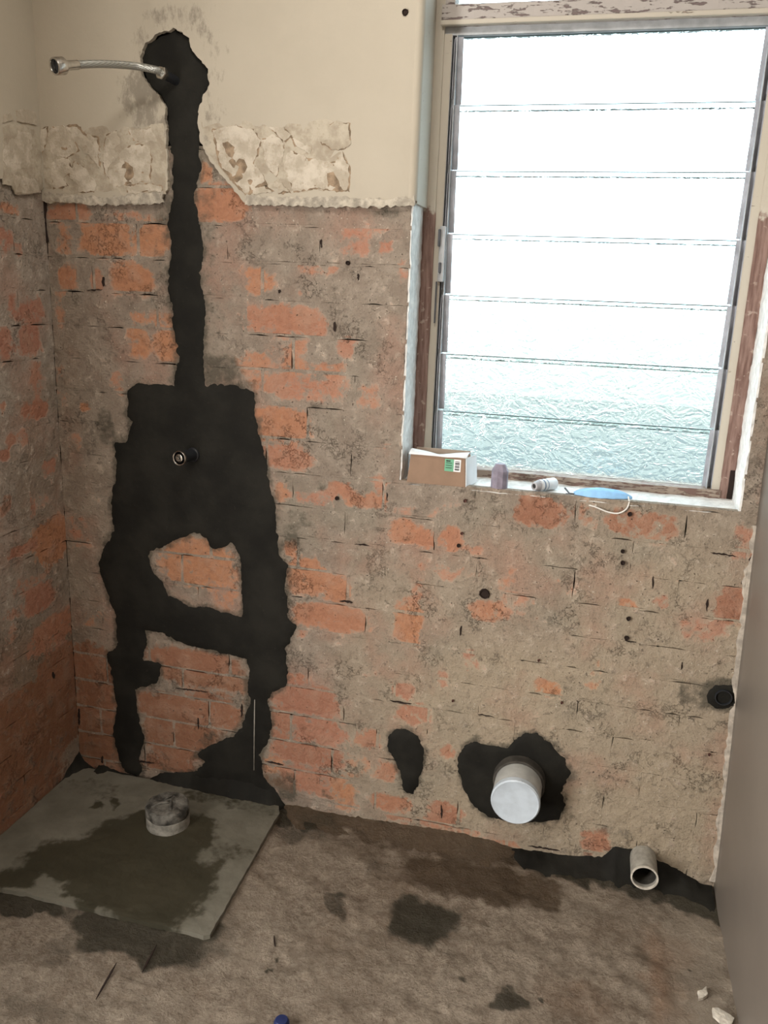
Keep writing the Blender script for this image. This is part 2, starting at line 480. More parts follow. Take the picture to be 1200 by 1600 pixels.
M = {}
M['brick'] = mat_masonry('brick_with_residue', (0.265, 0.215, 0.172), (0.345, 0.290, 0.235), (0.43, 0.355, 0.255))
M['brick_left'] = mat_masonry('limewashed_brick', (0.32, 0.268, 0.222), (0.42, 0.37, 0.315), (0.22, 0.155, 0.105))
M['mortar'] = mat_masonry('joint_mortar', (0.265, 0.215, 0.172), (0.345, 0.290, 0.235), (0.43, 0.355, 0.255), expo=0.30)
M['mortar_left'] = mat_masonry('limewashed_mortar', (0.32, 0.268, 0.222), (0.42, 0.37, 0.315), (0.22, 0.155, 0.105), expo=0.85)
M['backing'] = plain('wall_core', (0.045, 0.034, 0.027), 0.95, var=0.3)
M['cement'] = mat_cement()
M['plaster'] = mat_plaster('cream_plaster', (0.415, 0.372, 0.300), (0.455, 0.410, 0.333))
M['band'] = mat_flake('scraped_band', (0.36, 0.31, 0.24), (0.48, 0.43, 0.345))
M['underflake'] = plain('old_glue', (0.27, 0.20, 0.135), 0.9, var=0.4, scale=60, bump=0.003)
M['flake'] = mat_flake('flaking_plaster', (0.42, 0.368, 0.292), (0.57, 0.515, 0.43))
M['edge_plaster'] = plain('chipped_white_plaster', (0.56, 0.52, 0.45), 0.85, var=0.22, scale=70, bump=0.004)
M['lip'] = plain('dusty_lip', (0.41, 0.37, 0.305), 0.88, var=0.3, scale=60, bump=0.006)
M['rightwall'] = plain('grey_render', (0.165, 0.142, 0.121), 0.42, var=0.06, scale=4, bump=0.001, spec=0.4)
M['rear'] = plain('rear_brickwork', (0.24, 0.19, 0.15), 0.9, var=0.2, scale=9, bump=0.004)
M['rightedge'] = plain('render_edge', (0.45, 0.40, 0.34), 0.8, var=0.25, scale=60, bump=0.003)
M['ceiling'] = plain('ceiling_paint', (0.62, 0.58, 0.52), 0.8, var=0.03, scale=3)
M['floor'] = mat_floor()
M['slab'] = mat_slab()
M['reveal'] = plain('whitewashed_reveal', (0.74, 0.74, 0.725), 0.85, var=0.12, scale=50, bump=0.006)
M['wood'] = mat_stripped_wood()
M['beige'] = mat_peeling('beige_frame_paint', (0.50, 0.46, 0.39), (0.30, 0.24, 0.20), 0.66)
M['railwood'] = mat_peeling('peeling_rail', (0.33, 0.265, 0.215), (0.185, 0.115, 0.095), 0.50)
M['transom'] = mat_peeling('peeling_transom', (0.42, 0.385, 0.36), (0.17, 0.13, 0.125), 0.55)
M['alu'] = plain('dull_aluminium', (0.42, 0.44, 0.46), 0.45, metal=0.25, var=0.15, scale=30)
M['clip'] = plain('louvre_clip_metal', (0.40, 0.42, 0.47), 0.5, metal=0.15, var=0.2, scale=25)
M['glass'] = mat_glass()
M['glass_edge'] = plain('glass_cut_edge', (0.035, 0.06, 0.06), 0.3, var=0.1)
M['black'] = plain('black_plastic', (0.012, 0.012, 0.013), 0.5)
M['hole'] = plain('hole_dark', (0.022, 0.013, 0.010), 0.9)
M['plug'] = plain('wall_plug', (0.10, 0.045, 0.035), 0.7)
M['outdoor_wall'] = plain('neighbour_render', (0.60, 0.57, 0.49), 0.9, var=0.15, scale=1.5)
M['outdoor'] = plain('outdoor_concrete', (0.082, 0.096, 0.092), 0.9, var=0.2, scale=2)
M['chrome'] = plain('worn_chrome', (0.55, 0.53, 0.50), 0.25, metal=1.0, var=0.15, scale=80)
M['braid'] = mat_braid()
M['rubber'] = plain('dark_thread', (0.02, 0.022, 0.026), 0.35, spec=0.5)
M['pvc'] = plain('white_pvc', (0.36, 0.365, 0.35), 0.35, var=0.12, scale=30, spec=0.5)
M['pvc_cap'] = plain('bluish_white_cap', (0.52, 0.59, 0.66), 0.4, var=0.10, scale=25, spec=0.5)
M['pvc_grey'] = plain('grey_pvc', (0.30, 0.285, 0.25), 0.45, var=0.22, scale=50, spec=0.4)
M['pvc_dirty'] = plain('cement_smeared_pvc', (0.20, 0.195, 0.17), 0.8, var=0.5, scale=45, bump=0.004)
M['cover'] = plain('grimy_cover', (0.105, 0.10, 0.088), 0.8, var=0.75, scale=38, bump=0.006)
M['pvc_pale'] = plain('dusty_collar', (0.25, 0.24, 0.21), 0.8, var=0.3, scale=60, bump=0.003)
M['pvc_dark'] = plain('grimy_bore', (0.05, 0.045, 0.038), 0.8, var=0.3)
M['card'] = plain('brown_cardboard', (0.27, 0.18, 0.125), 0.85, var=0.06, scale=30)
M['card_in'] = plain('pale_cardboard', (0.42, 0.33, 0.26), 0.85, var=0.08, scale=30)
M['paper'] = plain('white_paper', (0.80, 0.82, 0.84), 0.8, var=0.04, scale=20)
M['green'] = plain('green_print', (0.16, 0.42, 0.27), 0.6, var=0.1)
M['ink'] = plain('black_ink', (0.03, 0.03, 0.03), 0.7)
M['lilac'] = plain('mauve_plastic', (0.24, 0.215, 0.27), 0.55, var=0.18, scale=60, bump=0.001)
M['tube_white'] = plain('tube_white', (0.74, 0.76, 0.78), 0.4, var=0.05)
M['tube_grey'] = plain('tube_grey', (0.40, 0.40, 0.42), 0.5, var=0.1)
M['tube_blue'] = plain('tube_blue_print', (0.17, 0.24, 0.36), 0.5, var=0.1)
M['mask_blue'] = plain('mask_blue', (0.30, 0.55, 0.86), 0.85, var=0.08, scale=60, bump=0.001)
M['elastic'] = plain('white_elastic', (0.72, 0.70, 0.66), 0.8, var=0.05)
M['steel_dark'] = plain('dark_steel', (0.11, 0.115, 0.13), 0.45, metal=0.7)
M['blue_bit'] = plain('navy_plastic', (0.015, 0.025, 0.09), 0.4)

# ------------------------------------------------------------------ the wear field and painted lower-left shade traced from the photograph
def conv(blobs, on):
    """(px, py, rx, ry, strength, tint) -> plane units"""
    out = []
    for b in blobs:
        c = on(b[0], b[1]); e = on(b[0] + b[2], b[1]); f = on(b[0], b[1] + b[3])
        out.append((c[0], c[1], math.hypot(e[0] - c[0], e[1] - c[1]), math.hypot(f[0] - c[0], f[1] - c[1])) + tuple(b[4:]))
    return np.array(out, float)
BRICK_B = conv([
    (105,332,36,15,.8,.4),(210,337,40,10,.55,.4),(345,318,42,30,1,.5),(320,270,9,16,1,1),
    (165,375,42,27,1,.9),(238,372,28,26,.95,.8),(555,380,26,24,.62,.1),(600,388,13,12,.8,.1),(585,362,30,7,.5,.1),
    (105,435,15,20,.85,.6),(150,440,11,22,.7,.4),(208,437,32,24,1,.7),(100,375,14,25,.55,.7),
    (402,440,28,24,.75,.6),(480,422,22,10,.55,.3),(520,425,15,10,.5,.2),(630,430,8,30,.6,.1),(475,460,14,10,.5,.2),
    (440,500,62,24,.82,.25),(490,512,26,14,.8,.2),(225,492,26,12,.6,.6),(218,535,17,24,.85,1),(262,540,18,26,1,1),(258,500,20,18,.6,.7),
    (465,545,17,17,.7,.4),(542,542,16,16,.75,.1),(397,566,28,14,.7,.5),(460,572,22,14,.75,.5),(512,578,24,10,.8,.4),(440,560,30,30,.45,.3),
    (470,605,70,22,.66,.2),(410,600,25,18,.65,.4),(432,662,50,25,1,.55),(575,622,22,22,.5,.3),(445,712,42,22,.85,.25),(597,695,12,7,.6,.1),
    (185,600,15,18,.55,.4),(130,635,8,10,.7,.8),(92,480,10,30,.5,.6),(95,600,10,30,.45,.5),
    (535,765,20,13,.85,.3),(572,782,34,13,.85,.4),(490,778,34,12,.6,.1),(440,768,12,16,.75,.6),(590,755,20,10,.6,.2),
    (636,830,24,19,.9,.5),(662,842,20,16,.9,.4),(706,842,18,22,.9,.35),(735,858,18,9,.7,.3),(640,800,50,10,.4,.2),
    (840,800,40,26,1,-.25),(1000,820,64,24,.66,-.3),(905,805,30,18,.5,-.3),(1165,845,22,28,.6,.1),(700,790,40,10,.3,.1),
    (478,900,32,28,.9,.6),(525,920,22,22,.95,.6),(452,860,12,15,.8,.5),(515,965,60,20,.95,.4),(460,985,20,10,.5,.3),
    (640,975,22,30,.9,.7),(636,945,18,14,.6,.4),(660,905,12,40,.5,.3),(710,895,45,12,.45,.2),(762,955,30,18,.7,.5),(800,935,40,10,.45,.3),(800,900,20,18,.5,.4),(790,960,60,12,.4,.3),
    (1146,946,28,30,1,-.2),(1100,985,34,20,.55,.1),(982,945,18,8,.7,.6),(1050,903,14,8,.55,.7),(1035,940,18,14,.5,.1),(1060,975,16,8,.5,.2),(880,915,20,10,.4,.3),
    (855,1075,24,12,.8,1),(935,1040,14,14,.5,.9),(928,1068,14,10,.5,.9),(735,1035,14,22,.5,.05),(690,1062,10,16,.5,.2),
    (475,1092,52,24,.95,-.1),(455,1060,28,12,.7,.2),(495,1140,45,22,.85,.1),(440,1130,18,34,.8,-.2),(630,1078,17,16,.75,.15),(645,1115,26,16,.7,.2),(600,1060,30,14,.3,.2),
    (577,1155,20,18,.7,.3),(700,1175,12,10,.8,.3),(605,1205,18,18,.65,.4),(597,1252,16,13,.85,.4),(625,1258,18,13,.8,.4),(697,1272,27,20,.85,.25),
    (480,1178,58,18,.85,-.15),(480,1220,50,22,.75,.2),(537,1238,22,28,.7,1),(425,1205,18,30,.6,.7),(650,1285,60,12,.55,.3),(560,1190,20,30,.4,.7),
    (930,1315,24,17,.85,.3),(790,1320,26,8,.6,.4),(730,1300,20,8,.5,.4),(840,1125,50,20,.15,.5),
    (310,880,60,40,.85,.9),(355,905,22,55,.6,.6),(300,1035,80,20,1,-.35),(320,1062,70,14,.9,-.55),(265,1105,55,22,.9,-.45),(335,1112,46,28,.85,-.4),(285,1150,60,34,1,-.5),(265,1195,44,14,.9,-.45),  # negative tints here and next row: lower-left shade painted into brick colour
    (145,1050,36,40,1,-.45),(150,1115,36,44,1,-.5),(155,1170,36,30,1,-.55),(165,1197,36,12,.8,-.4),(122,830,20,24,.5,.3),(150,970,30,14,.45,.7),(120,700,14,30,.35,.4),
], on_back)
DAMP_SHADE_B = conv([(250,1120,190,90,.26),(150,1110,70,110,.34),(290,1185,100,40,.34),  # these three: broad dimness of the lower-left corner painted in with damp
    (330,490,18,70,.42),(335,440,14,40,.35),(345,580,34,26,.75),(500,652,22,24,.38),(505,742,24,22,.40),(468,812,24,18,.48),(452,842,18,16,.65),(385,600,20,8,.6),
    (245,455,22,50,.42),(165,665,16,30,.7),(258,580,22,20,.4),(603,330,26,9,.75),(590,345,30,10,.4),(1095,1085,38,24,.6),(1130,1085,34,28,.9),(1080,1110,20,20,.3),(190,600,10,16,.3),
    (300,970,20,24,.7),(240,460,22,26,.35),(375,1050,26,22,.5),(345,1160,34,16,.6),(412,1130,16,40,.75),(470,660,12,30,.2),(545,1205,20,45,.22),
    (860,1205,40,60,.35),(900,1215,20,30,.4),(700,1200,20,30,.2),(515,1240,12,12,.5),(640,1290,90,12,.4),(960,1310,40,22,.45),(1060,1330,50,40,.25),(880,1330,60,10,.4),
    (255,320,16,40,.6),(330,330,12,40,.5),(330,400,10,40,.5),(252,400,14,50,.45),(430,1230,40,26,.7),(115,1120,14,80,.35),
    (500,760,10,10,.6),(490,640,8,8,.7),(630,905,8,16,.35),(850,1040,16,10,.25),(1150,900,8,60,.35),(1075,1230,60,90,.22),(185,1000,18,12,.4),
    (420,690,12,8,.3),(350,470,14,30,.4),(200,570,30,20,.2),
], on_back)
WARM_B = conv([(850,1180,300,170,.8),(1020,1100,170,250,.7),(640,1100,120,200,.45),(900,950,260,120,.35),(1050,1270,120,110,.9)], on_back)
BRICK_L = conv([
    (8,375,14,22,.7,.0),(28,390,8,14,.6,.0),(14,325,16,10,.8,.5),(18,478,10,18,.7,.0),(48,488,22,22,.75,.0),(46,530,18,28,.8,.0),(8,540,12,28,.85,.0),(58,590,12,24,.6,.1),
    (56,640,20,16,.95,.15),(20,685,10,12,.7,.1),(6,712,10,9,.9,.1),(78,728,12,12,.7,.1),(5,635,6,8,.7,.2),(45,680,14,14,.5,.1),(52,790,6,24,.6,.1),
    (82,845,26,34,1,1),(38,858,26,8,.9,.1),(62,935,22,24,.95,.1),(35,920,14,16,.6,.1),(85,985,30,26,.85,.3),(55,905,30,10,.5,.2),(8,790,14,16,.5,.2),
    (95,1050,34,40,1,-.5),(40,1105,70,34,1,-.65),(90,1130,40,50,1,-.7),(50,1170,70,50,1,-.65),(18,1222,44,14,1,.6),(55,1190,36,10,1,.5),(30,1260,60,40,1,-.6),(60,1010,20,20,.6,.2),(10,1000,20,14,.4,.2),  # negative tints: shade at the foot of the wall painted in
    (20,960,20,10,.5,.1),(70,770,14,20,.35,.1),
], on_left)
DAMP_SHADE_L = conv([(60,1140,110,110,.36),(60,1240,110,70,.42),(65,345,6,40,.3),(60,400,10,14,.45),(15,790,20,14,.4),(70,575,8,12,.5),(10,820,14,10,.35),(110,1160,16,60,.4),(70,1235,30,16,.3),(100,1000,10,60,.25)], on_left)  # first two: broad lower-corner shade painted in along with damp
WARM_L = conv([(60,1100,120,130,.9),(100,850,60,200,.5)], on_left)

def fld(bl, P, k=None):
    out = np.zeros(len(P)); val = np.zeros(len(P))
    for b in bl:
        d = (np.abs((P[:, 0] - b[0]) / b[2]) ** 3 + np.abs((P[:, 1] - b[1]) / b[3]) ** 3) ** (1 / 3)
        s = b[4] * np.clip(1.0 - (d - 0.75) / 0.6, 0, 1)
        if len(b) > 5:
            up = s > out; val[up] = b[5]
        out = np.maximum(out, s)
    return out, val
def smooth_noise(P, f, sd):
    return np.array([noise.noise(Vector((u * f + sd, v * f, sd))) for u, v in P])
def warp(P, amp, f=14, sd=0.0):
    P = np.asarray(P, float)
    W = np.array([tuple(noise.noise_vector(Vector((u * f + sd, v * f, sd))) * amp + noise.noise_vector(Vector((u * f * 3, v * f * 3, sd + 4))) * amp * 0.45) for u, v in P])
    return P + W[:, :2]
WET_EDGES = []        # outlines of the wet cement, damp creeps a little way out of them
def set_wear(o, P, side):
    """P: (n,2) plane coordinates of each vertex"""
    P = np.asarray(P, float)
    if side == 'B':
        e, t = fld(BRICK_B, warp(P, 0.006)); d, _ = fld(DAMP_SHADE_B, warp(P, 0.01)); w, _ = fld(WARM_B, P)
        for poly in WET_EDGES:
            A = np.array(poly); lo, hi = A.min(0) - 0.06, A.max(0) + 0.06
            m = ((P > lo) & (P < hi)).all(1)
            if m.any():
                dd = dist_poly([poly], P[m]); ins = inside(poly, P[m])
                if poly is chase:
                    ih = inside(win1, P[m]); dd = np.minimum(dd, dist_poly([win1], P[m])); ins &= ~ih
                dd[ins] = 0
                d[m] = np.maximum(d[m], 0.72 * np.exp(-dd / 0.016))
    else:
        e, t = fld(BRICK_L, P); d, _ = fld(DAMP_SHADE_L, P); w, _ = fld(WARM_L, P)
        far = P[:, 0] < -0.42
        t = np.where(far & (P[:, 1] < 0.5), -0.5, t); e = np.where(far, np.clip(0.3 + 0.7 * smooth_noise(P, 5, 3.0) + 0.6 * (0.6 - P[:, 1]), 0, 1), e)  # foot of the far stretch keeps the painted dark tint
    a = o.data.color_attributes.new('wear', 'FLOAT_COLOR', 'POINT')
    arr = np.stack([e, t, d, w], 1).astype(np.float32)
    a.data.foreach_set('color', arr.ravel())

# outlines of the wet cement on the back wall
chase = polyB([(222,92),(232,70),(252,57),(275,48),(296,62),(303,84),(320,98),(328,112),(327,132),(316,158),(310,190),(312,235),(318,262),(306,300),(312,345),(318,390),(317,440),(323,480),(322,530),(318,570),(322,600),
  (360,598),(398,610),(400,640),(408,690),(418,728),(425,765),(434,800),(434,830),(438,868),(452,880),(450,930),(452,968),(466,978),(455,1000),(446,1015),(452,1048),(446,1075),(425,1082),(420,1095),(428,1130),(420,1160),(408,1180),(412,1215),(440,1244),(440,1262),(380,1252),(300,1232),(250,1222),
  (250,1206),(300,1206),(318,1190),(300,1182),(330,1160),(365,1148),(378,1125),(388,1100),(384,1075),(390,1048),(384,1030),(340,1020),(290,1008),(250,990),(228,984),(232,1005),(226,1030),(252,1036),(252,1066),(232,1074),(212,1078),(218,1120),(228,1150),(218,1185),(224,1215),(192,1208),(184,1180),(176,1150),(182,1100),(174,1060),(165,1020),(182,1010),(178,960),(160,910),(152,880),(164,850),(176,828),(172,790),(180,740),(176,690),(196,686),(204,660),(192,648),(200,632),(196,612),(214,598),(270,602),(276,560),(268,500),(262,440),(266,390),(262,350),(268,300),(266,250),(264,200),(258,168),(250,150),(236,138),(226,118)])
win1 = polyB([(235,862),(262,855),(286,842),(305,834),(322,842),(330,858),(352,858),(360,850),(372,868),(376,905),(378,955),(376,962),(350,954),(322,946),(300,948),(282,938),(262,930),(254,908),(240,895),(234,878)])
small_patches = [
    ('dark wet cement oval below the middle of the wall', [(606,1150),(618,1137),(636,1138),(655,1150),(664,1172),(662,1200),(655,1225),(645,1242),(630,1236),(624,1212),(615,1188),(605,1175)]),
    ('dark wet cement around the big white pipe', [(722,1166),(745,1150),(752,1160),(790,1166),(815,1146),(838,1142),(860,1158),(880,1180),(896,1206),(880,1232),(884,1258),(876,1282),(830,1286),(790,1284),(760,1276),(738,1260),(724,1236),(716,1205),(714,1185)]),
    ('dark wet cement in the hole by the right wall', [(1102,1080),(1118,1068),(1140,1068),(1158,1076),(1158,1100),(1140,1108),(1118,1108),(1106,1098)]),
]
WET_EDGES += [chase] + [polyB(p) for _, p in small_patches]

# ------------------------------------------------------------------ room shell
WX0, WX1, SILL, WTOP = 0.967, 1.757, 0.985, 2.44     # window opening
CH, Z0 = 0.086, 1.5856                               # brick course, z of the uppermost joint seen

bm = bmesh.new()
add_box(bm, -0.25, WX0 - 0.012, 0.03, 0.25, -0.1, ROOM_Z)
add_box(bm, WX1 + 0.012, 2.1, 0.03, 0.25, -0.1, ROOM_Z)
add_box(bm, WX0 - 0.012, WX1 + 0.012, 0.03, 0.25, -0.1, SILL - 0.006)
add_box(bm, WX0 - 0.012, WX1 + 0.012, 0.0, 0.25, WTOP, ROOM_Z)
wall_back = struct(bm_obj('wall_back', bm, M['backing']), 'back wall of stripped brick with wet cement patches')
bm = bmesh.new()
add_box(bm, -0.25, -0.03, -1.3, 0.03, -0.1, ROOM_Z)
add_box(bm, -0.25, 0.0, -1.58, -1.3, -0.1, ROOM_Z)         # beside the doorway behind the camera
add_box(bm, -0.25, 0.0, ROOM_Y, -2.38, -0.1, ROOM_Z)
add_box(bm, -0.25, 0.0, -2.38, -1.58, 2.05, ROOM_Z)
add_box(bm, -1.3, -1.2, -3.0, -1.0, -0.1, ROOM_Z)            # hallway beyond it
add_box(bm, -1.2, -0.25, -1.1, -1.0, -0.1, ROOM_Z)
add_box(bm, -1.2, -0.25, -3.0, -2.9, -0.1, ROOM_Z)
add_box(bm, -1.2, -0.25, -3.0, -1.0, -0.2, -0.1)
add_box(bm, -1.2, -0.25, -3.0, -1.0, ROOM_Z, ROOM_Z + 0.1)
wall_left = struct(bm_obj('wall_left', bm, M['backing']), 'left wall of limewashed brick under cream plaster')

def wx(z):     # the right wall leans a little
    return float(np.interp(z, [0, 0.4, 0.8, 1.25, 2.6], [1.833, 1.819, 1.803, 1.789, 1.785]))
zs = np.linspace(-0.1, ROOM_Z, 40); ys = np.linspace(0.03, ROOM_Y, 40)
vs, fs = [], []
for i, z in enumerate(zs):
    for j, y in enumerate(ys):
        vs.append((wx(z) + 0.004 * noise.noise(Vector((y * 3, z * 3, 4))), y, z))
n = len(ys)
for i in range(len(zs) - 1):
    for j in range(n - 1):
        fs.append((i * n + j, i * n + j + 1, (i + 1) * n + j + 1, (i + 1) * n + j))
k = len(vs)
vs += [(2.1, ys[0], zs[0]), (2.1, ys[-1], zs[0]), (2.1, ys[-1], zs[-1]), (2.1, ys[0], zs[-1])]
fs += [(k, k + 3, k + 2, k + 1), (k, k + 1, n - 1, 0), (k + 3, (len(zs) - 1) * n, len(zs) * n - 1, k + 2),
       (k, *[i * n for i in range(len(zs))], k + 3), (k + 1, k + 2, *[i * n + n - 1 for i in range(len(zs) - 1, -1, -1)])]
wall_right = struct(mesh_obj('wall_right', vs, fs, M['rightwall'], smooth=False), 'smooth grey-beige rendered right wall')
wall_right.data.polygons.foreach_set('use_smooth', [i < (len(zs) - 1) * (n - 1) for i in range(len(wall_right.data.polygons))])
# ragged edge where the right wall's render meets the bricks
es = []
for i, z in enumerate(np.linspace(0.02, 0.96, 70)):
    q = Vector((0, z * 22, 2.2))
    es.append((wx(z) - 0.010 + 0.010 * noise.noise(q) + 0.006 * noise.noise(q * 3), z))
outl = es + [(wx(0.96) + 0.006, 0.96), (wx(0.5) + 0.006, 0.5), (wx(0.02) + 0.006, 0.02)]
patch('render_edge', outl, [], PB, 0.004, M['rightedge'], wall_right, fine=False, grid=0.03, ridge=0.002, wall_edge=True, base=0.001)

struct(box('wall_rear', -0.25, 2.1, ROOM_Y - 0.12, ROOM_Y, -0.1, ROOM_Z, M['rear']), 'stripped rear wall behind the camera')
struct(box('ceiling', -0.25, 2.1, ROOM_Y - 0.12, 0.25, ROOM_Z, ROOM_Z + 0.1, M['ceiling']), 'plain painted ceiling')
struct(box('ground', -12, 14, 0.25, 26, -0.6, -0.4, M['outdoor']), 'pale concrete ground outside the window')

struct(box('wall_outside', -9, 11, 14.0, 14.3, -0.4, 1.35, M['outdoor_wall']), 'pale beige wall beyond the yard, blurred by the rippled glass')

# ------------------------------------------------------------------ bricks
JOINTS = {0: 502, 1: 560, 2: 527, 3: 602, 4: 557, 5: 482, 6: 552, 7: 602, 8: 685, 9: 607, 10: 545, 11: 575, 12: 532, 13: 620, 14: 540,
          15: 455, 16: 520, 17: 588, 18: 655}
def make_brick(u0, u1, v0, v1, P, parent, mat, side, sd, proud):
    nu = max(2, int(round((u1 - u0) / 0.016))); nv = 5
    vs, uv, fs = [], [], []
    for j in range(nv + 1):
        for i in range(nu + 1):
            u = u0 + (u1 - u0) * i / nu; v = v0 + (v1 - v0) * j / nv
            eu = i in (0, nu); ev = j in (0, nv)
            q = Vector((u * 45, v * 45, sd))
            jx = noise.noise_vector(q)
            if eu: u += jx[0] * 0.0018
            if ev: v += jx[1] * 0.0016
            h = proud + noise.noise(Vector((u * 14, v * 14, 3.0))) * 0.0018 - (0.0005 if (eu or ev) else 0) - (0.0010 if (eu and ev) else 0)
            vs.append(P(u, v, h)); uv.append((u, v))
    w = nu + 1
    for j in range(nv):
        for i in range(nu):
            fs.append((j * w + i, j * w + i + 1, (j + 1) * w + i + 1, (j + 1) * w + i))
    k = len(vs)
    for (u, v) in ((u0, v0), (u1, v0), (u1, v1), (u0, v1)):
        vs.append(P(u, v, -0.035)); uv.append((u, v))
    ring = [[i for i in range(w)], [j * w + nu for j in range(nv + 1)], [nv * w + i for i in range(nu, -1, -1)], [j * w for j in range(nv, -1, -1)]]
    for s in range(4):
        fs.append((k + s, k + (s + 1) % 4, *reversed(ring[s])))
    a, b, c = (Vector(vs[i]) for i in fs[0][:3])
    if (b - a).cross(c - a).dot(Vector(P(0, 0, 1))) < 0: fs = [f[::-1] for f in fs]
    o = mesh_obj('brick', vs, fs, mat, parent)
    o.data.polygons.foreach_set('use_smooth', [True] * len(fs))
    o.data.set_sharp_from_angle(angle=0.7)
    set_wear(o, uv, side)
    return o
def joint_strip(segs, P, parent, mat, side):
    """mortar fillings; segs: (u0,v0,u1,v1) centre lines, width 10 mm, edges wander so that thin open cracks remain"""
    vs, uv, fs = [], [], []
    for (u0, v0, u1, v1, horiz) in segs:
        L = math.hypot(u1 - u0, v1 - v0); k = max(2, int(L / 0.008))
        s0 = len(vs)
        ee, _ = fld(BRICK_B if side == 'B' else BRICK_L, np.array([(u0 + (u1 - u0) * i / k, v0 + (v1 - v0) * i / k) for i in range(k + 1)]))
        for i in range(k + 1):
            u = u0 + (u1 - u0) * i / k; v = v0 + (v1 - v0) * i / k
            q = Vector((u * 26 + 3, v * 26, 1.5 if horiz else 8.5))
            f = Vector((u * 130, v * 130, 5.0))
            g = noise.noise(q); g2 = noise.noise(f)
            lo = -0.0044 + (0.62 + 0.6 * ee[i]) * (0.0088 * max(0.0, g + 0.06) + 0.0016 * g2)
            hi = 0.0052
            h = -0.0003 + noise.noise(Vector((u * 14, v * 14, 3.0))) * 0.0018 + 0.0003 * g2
            if horiz:
                a, m, b = (u, v + lo), (u, v), (u, v + hi)
            else:
                a, m, b = (u + lo, v), (u, v), (u + hi, v)
            for (x, y), hh in ((a, h - 0.0003), (m, h), (b, h - 0.0003)):
                vs.append(P(x, y, hh)); uv.append((x, y))
            for (x, y) in (a, b):
                vs.append(P(x, y, -0.02)); uv.append((x, y))
        for i in range(k):
            p = s0 + i * 5; r = p + 5
            fs += [(p, p + 1, r + 1, r), (p + 1, p + 2, r + 2, r + 1), (p + 3, p, r, r + 3), (p + 2, p + 4, r + 4, r + 2)]
    o = mesh_obj('mortar_joints', vs, fs, mat, parent, smooth=True)
    o.data.set_sharp_from_angle(angle=0.7)
    set_wear(o, uv, side)
    return o
def course_bricks(P, side, parent, mat, u_min, u_max, joint_u, rows, hole=None):
    segs = []
    for k in rows:
        v1 = Z0 - k * CH; v0 = v1 - CH
        if v0 < -0.05: v0 = -0.05
        rr = random.Random(100 + k + (50 if side == 'L' else 0))
        # perpend positions
        ju = joint_u(k); cuts = [ju]
        u = ju
        while u < u_max: u += 0.24 + rr.uniform(-0.012, 0.012); cuts.append(u)
        u = ju
        while u > u_min: u -= 0.24 + rr.uniform(-0.012, 0.012); cuts.insert(0, u)
        cuts = [c for c in cuts if u_min + 0.035 < c < u_max - 0.035]
        spans = [u_min] + cuts + [u_max]
        segs.append((u_min, v1 - 0.0, u_max, v1, True)) if not (hole and hole[2] + 0.002 < v1) else [segs.append((a, v1, b, v1, True)) for a, b in ((u_min, hole[0]), (hole[1], u_max)) if b - a > 0.02]
        for a, b in zip(spans[:-1], spans[1:]):
            rng = [(a, b)]
            if hole and v1 > hole[2] + 0.02:
                rng = [(x, y) for x, y in ((a, min(b, hole[0])), (max(a, hole[1]), b)) if y - x > 0.012]
            for (x, y) in rng:
                g0 = 0.0034
                make_brick(x + (g0 if x > u_min else 0), y - (g0 if y < u_max else 0), v0 + 0.0034, v1 - 0.0034, P, parent, mat, side, k * 7 + x * 13, rr.uniform(-0.0005, 0.0008))
        for c in cuts:
            if hole and v1 > hole[2] + 0.02 and hole[0] - 0.01 < c < hole[1] + 0.01: continue
            segs.append((c, v0 + 0.004, c, v1 - 0.004, False))
    joint_strip(segs, P, parent, M['mortar'] if side == 'B' else M['mortar_left'], side)
course_bricks(PB, 'B', wall_back, M['brick'], 0.0, 1.835, lambda k: on_back(JOINTS.get(k, 540), 1)[0] if False else
              on_back(JOINTS.get(k, 540), 348 + max(k, 0) * 50)[0], range(-2, 19), hole=(WX0 - 0.001, WX1 + 0.001, SILL))
course_bricks(PL, 'L', wall_left, M['brick_left'], -1.30, 0.0, lambda k: -0.13 - (k % 2) * 0.12, range(-1, 19))

# ------------------------------------------------------------------ cream plaster above the old tile line
def wear_uv(o, P2, dirt):
    a = o.data.color_attributes.new('wear', 'FLOAT_COLOR', 'POINT')
    d, _ = fld(dirt, np.asarray(P2, float)) if len(dirt) else (np.zeros(len(P2)), 0)
    arr = np.stack([d * 0, d * 0, d, d * 0], 1).astype(np.float32)
    a.data.foreach_set('color', arr.ravel())
DIRT_PL = conv([(275,30,60,24,.5),(340,80,22,50,.42),(215,100,16,40,.45),(215,170,24,30,.6),(345,140,18,50,.4),(225,150,34,46,.75),(240,190,40,12,.6),(330,190,14,60,.5),(270,25,45,22,.55),(225,60,14,26,.5),(335,110,14,50,.5),(320,45,18,20,.5),(345,170,20,60,.3),(235,215,28,16,.6),(645,305,8,14,.5),(360,90,10,24,.35),(345,220,24,20,.45)], on_back)
hole_main = polyB([(222,92),(232,70),(250,55),(275,46),(298,62),(304,82),(318,98),(328,110),(330,130),(318,160),(312,180),(312,200),(316,225),(330,250),(352,278),(372,303),(386,317),(300,345),(262,345),(262,310),(264,270),(262,230),(262,200),(258,165),(250,150),(236,138),(224,118)])
ul = [(-0.02, 2.62), (WX0 - 0.002, 2.62), (WX0 - 0.002, 1.63)]
low = polyB([(640,318),(600,322),(520,322),(440,320),(386,319)])
low2 = polyB([(258,317),(215,318),(160,320),(120,316),(85,316),(60,312)])
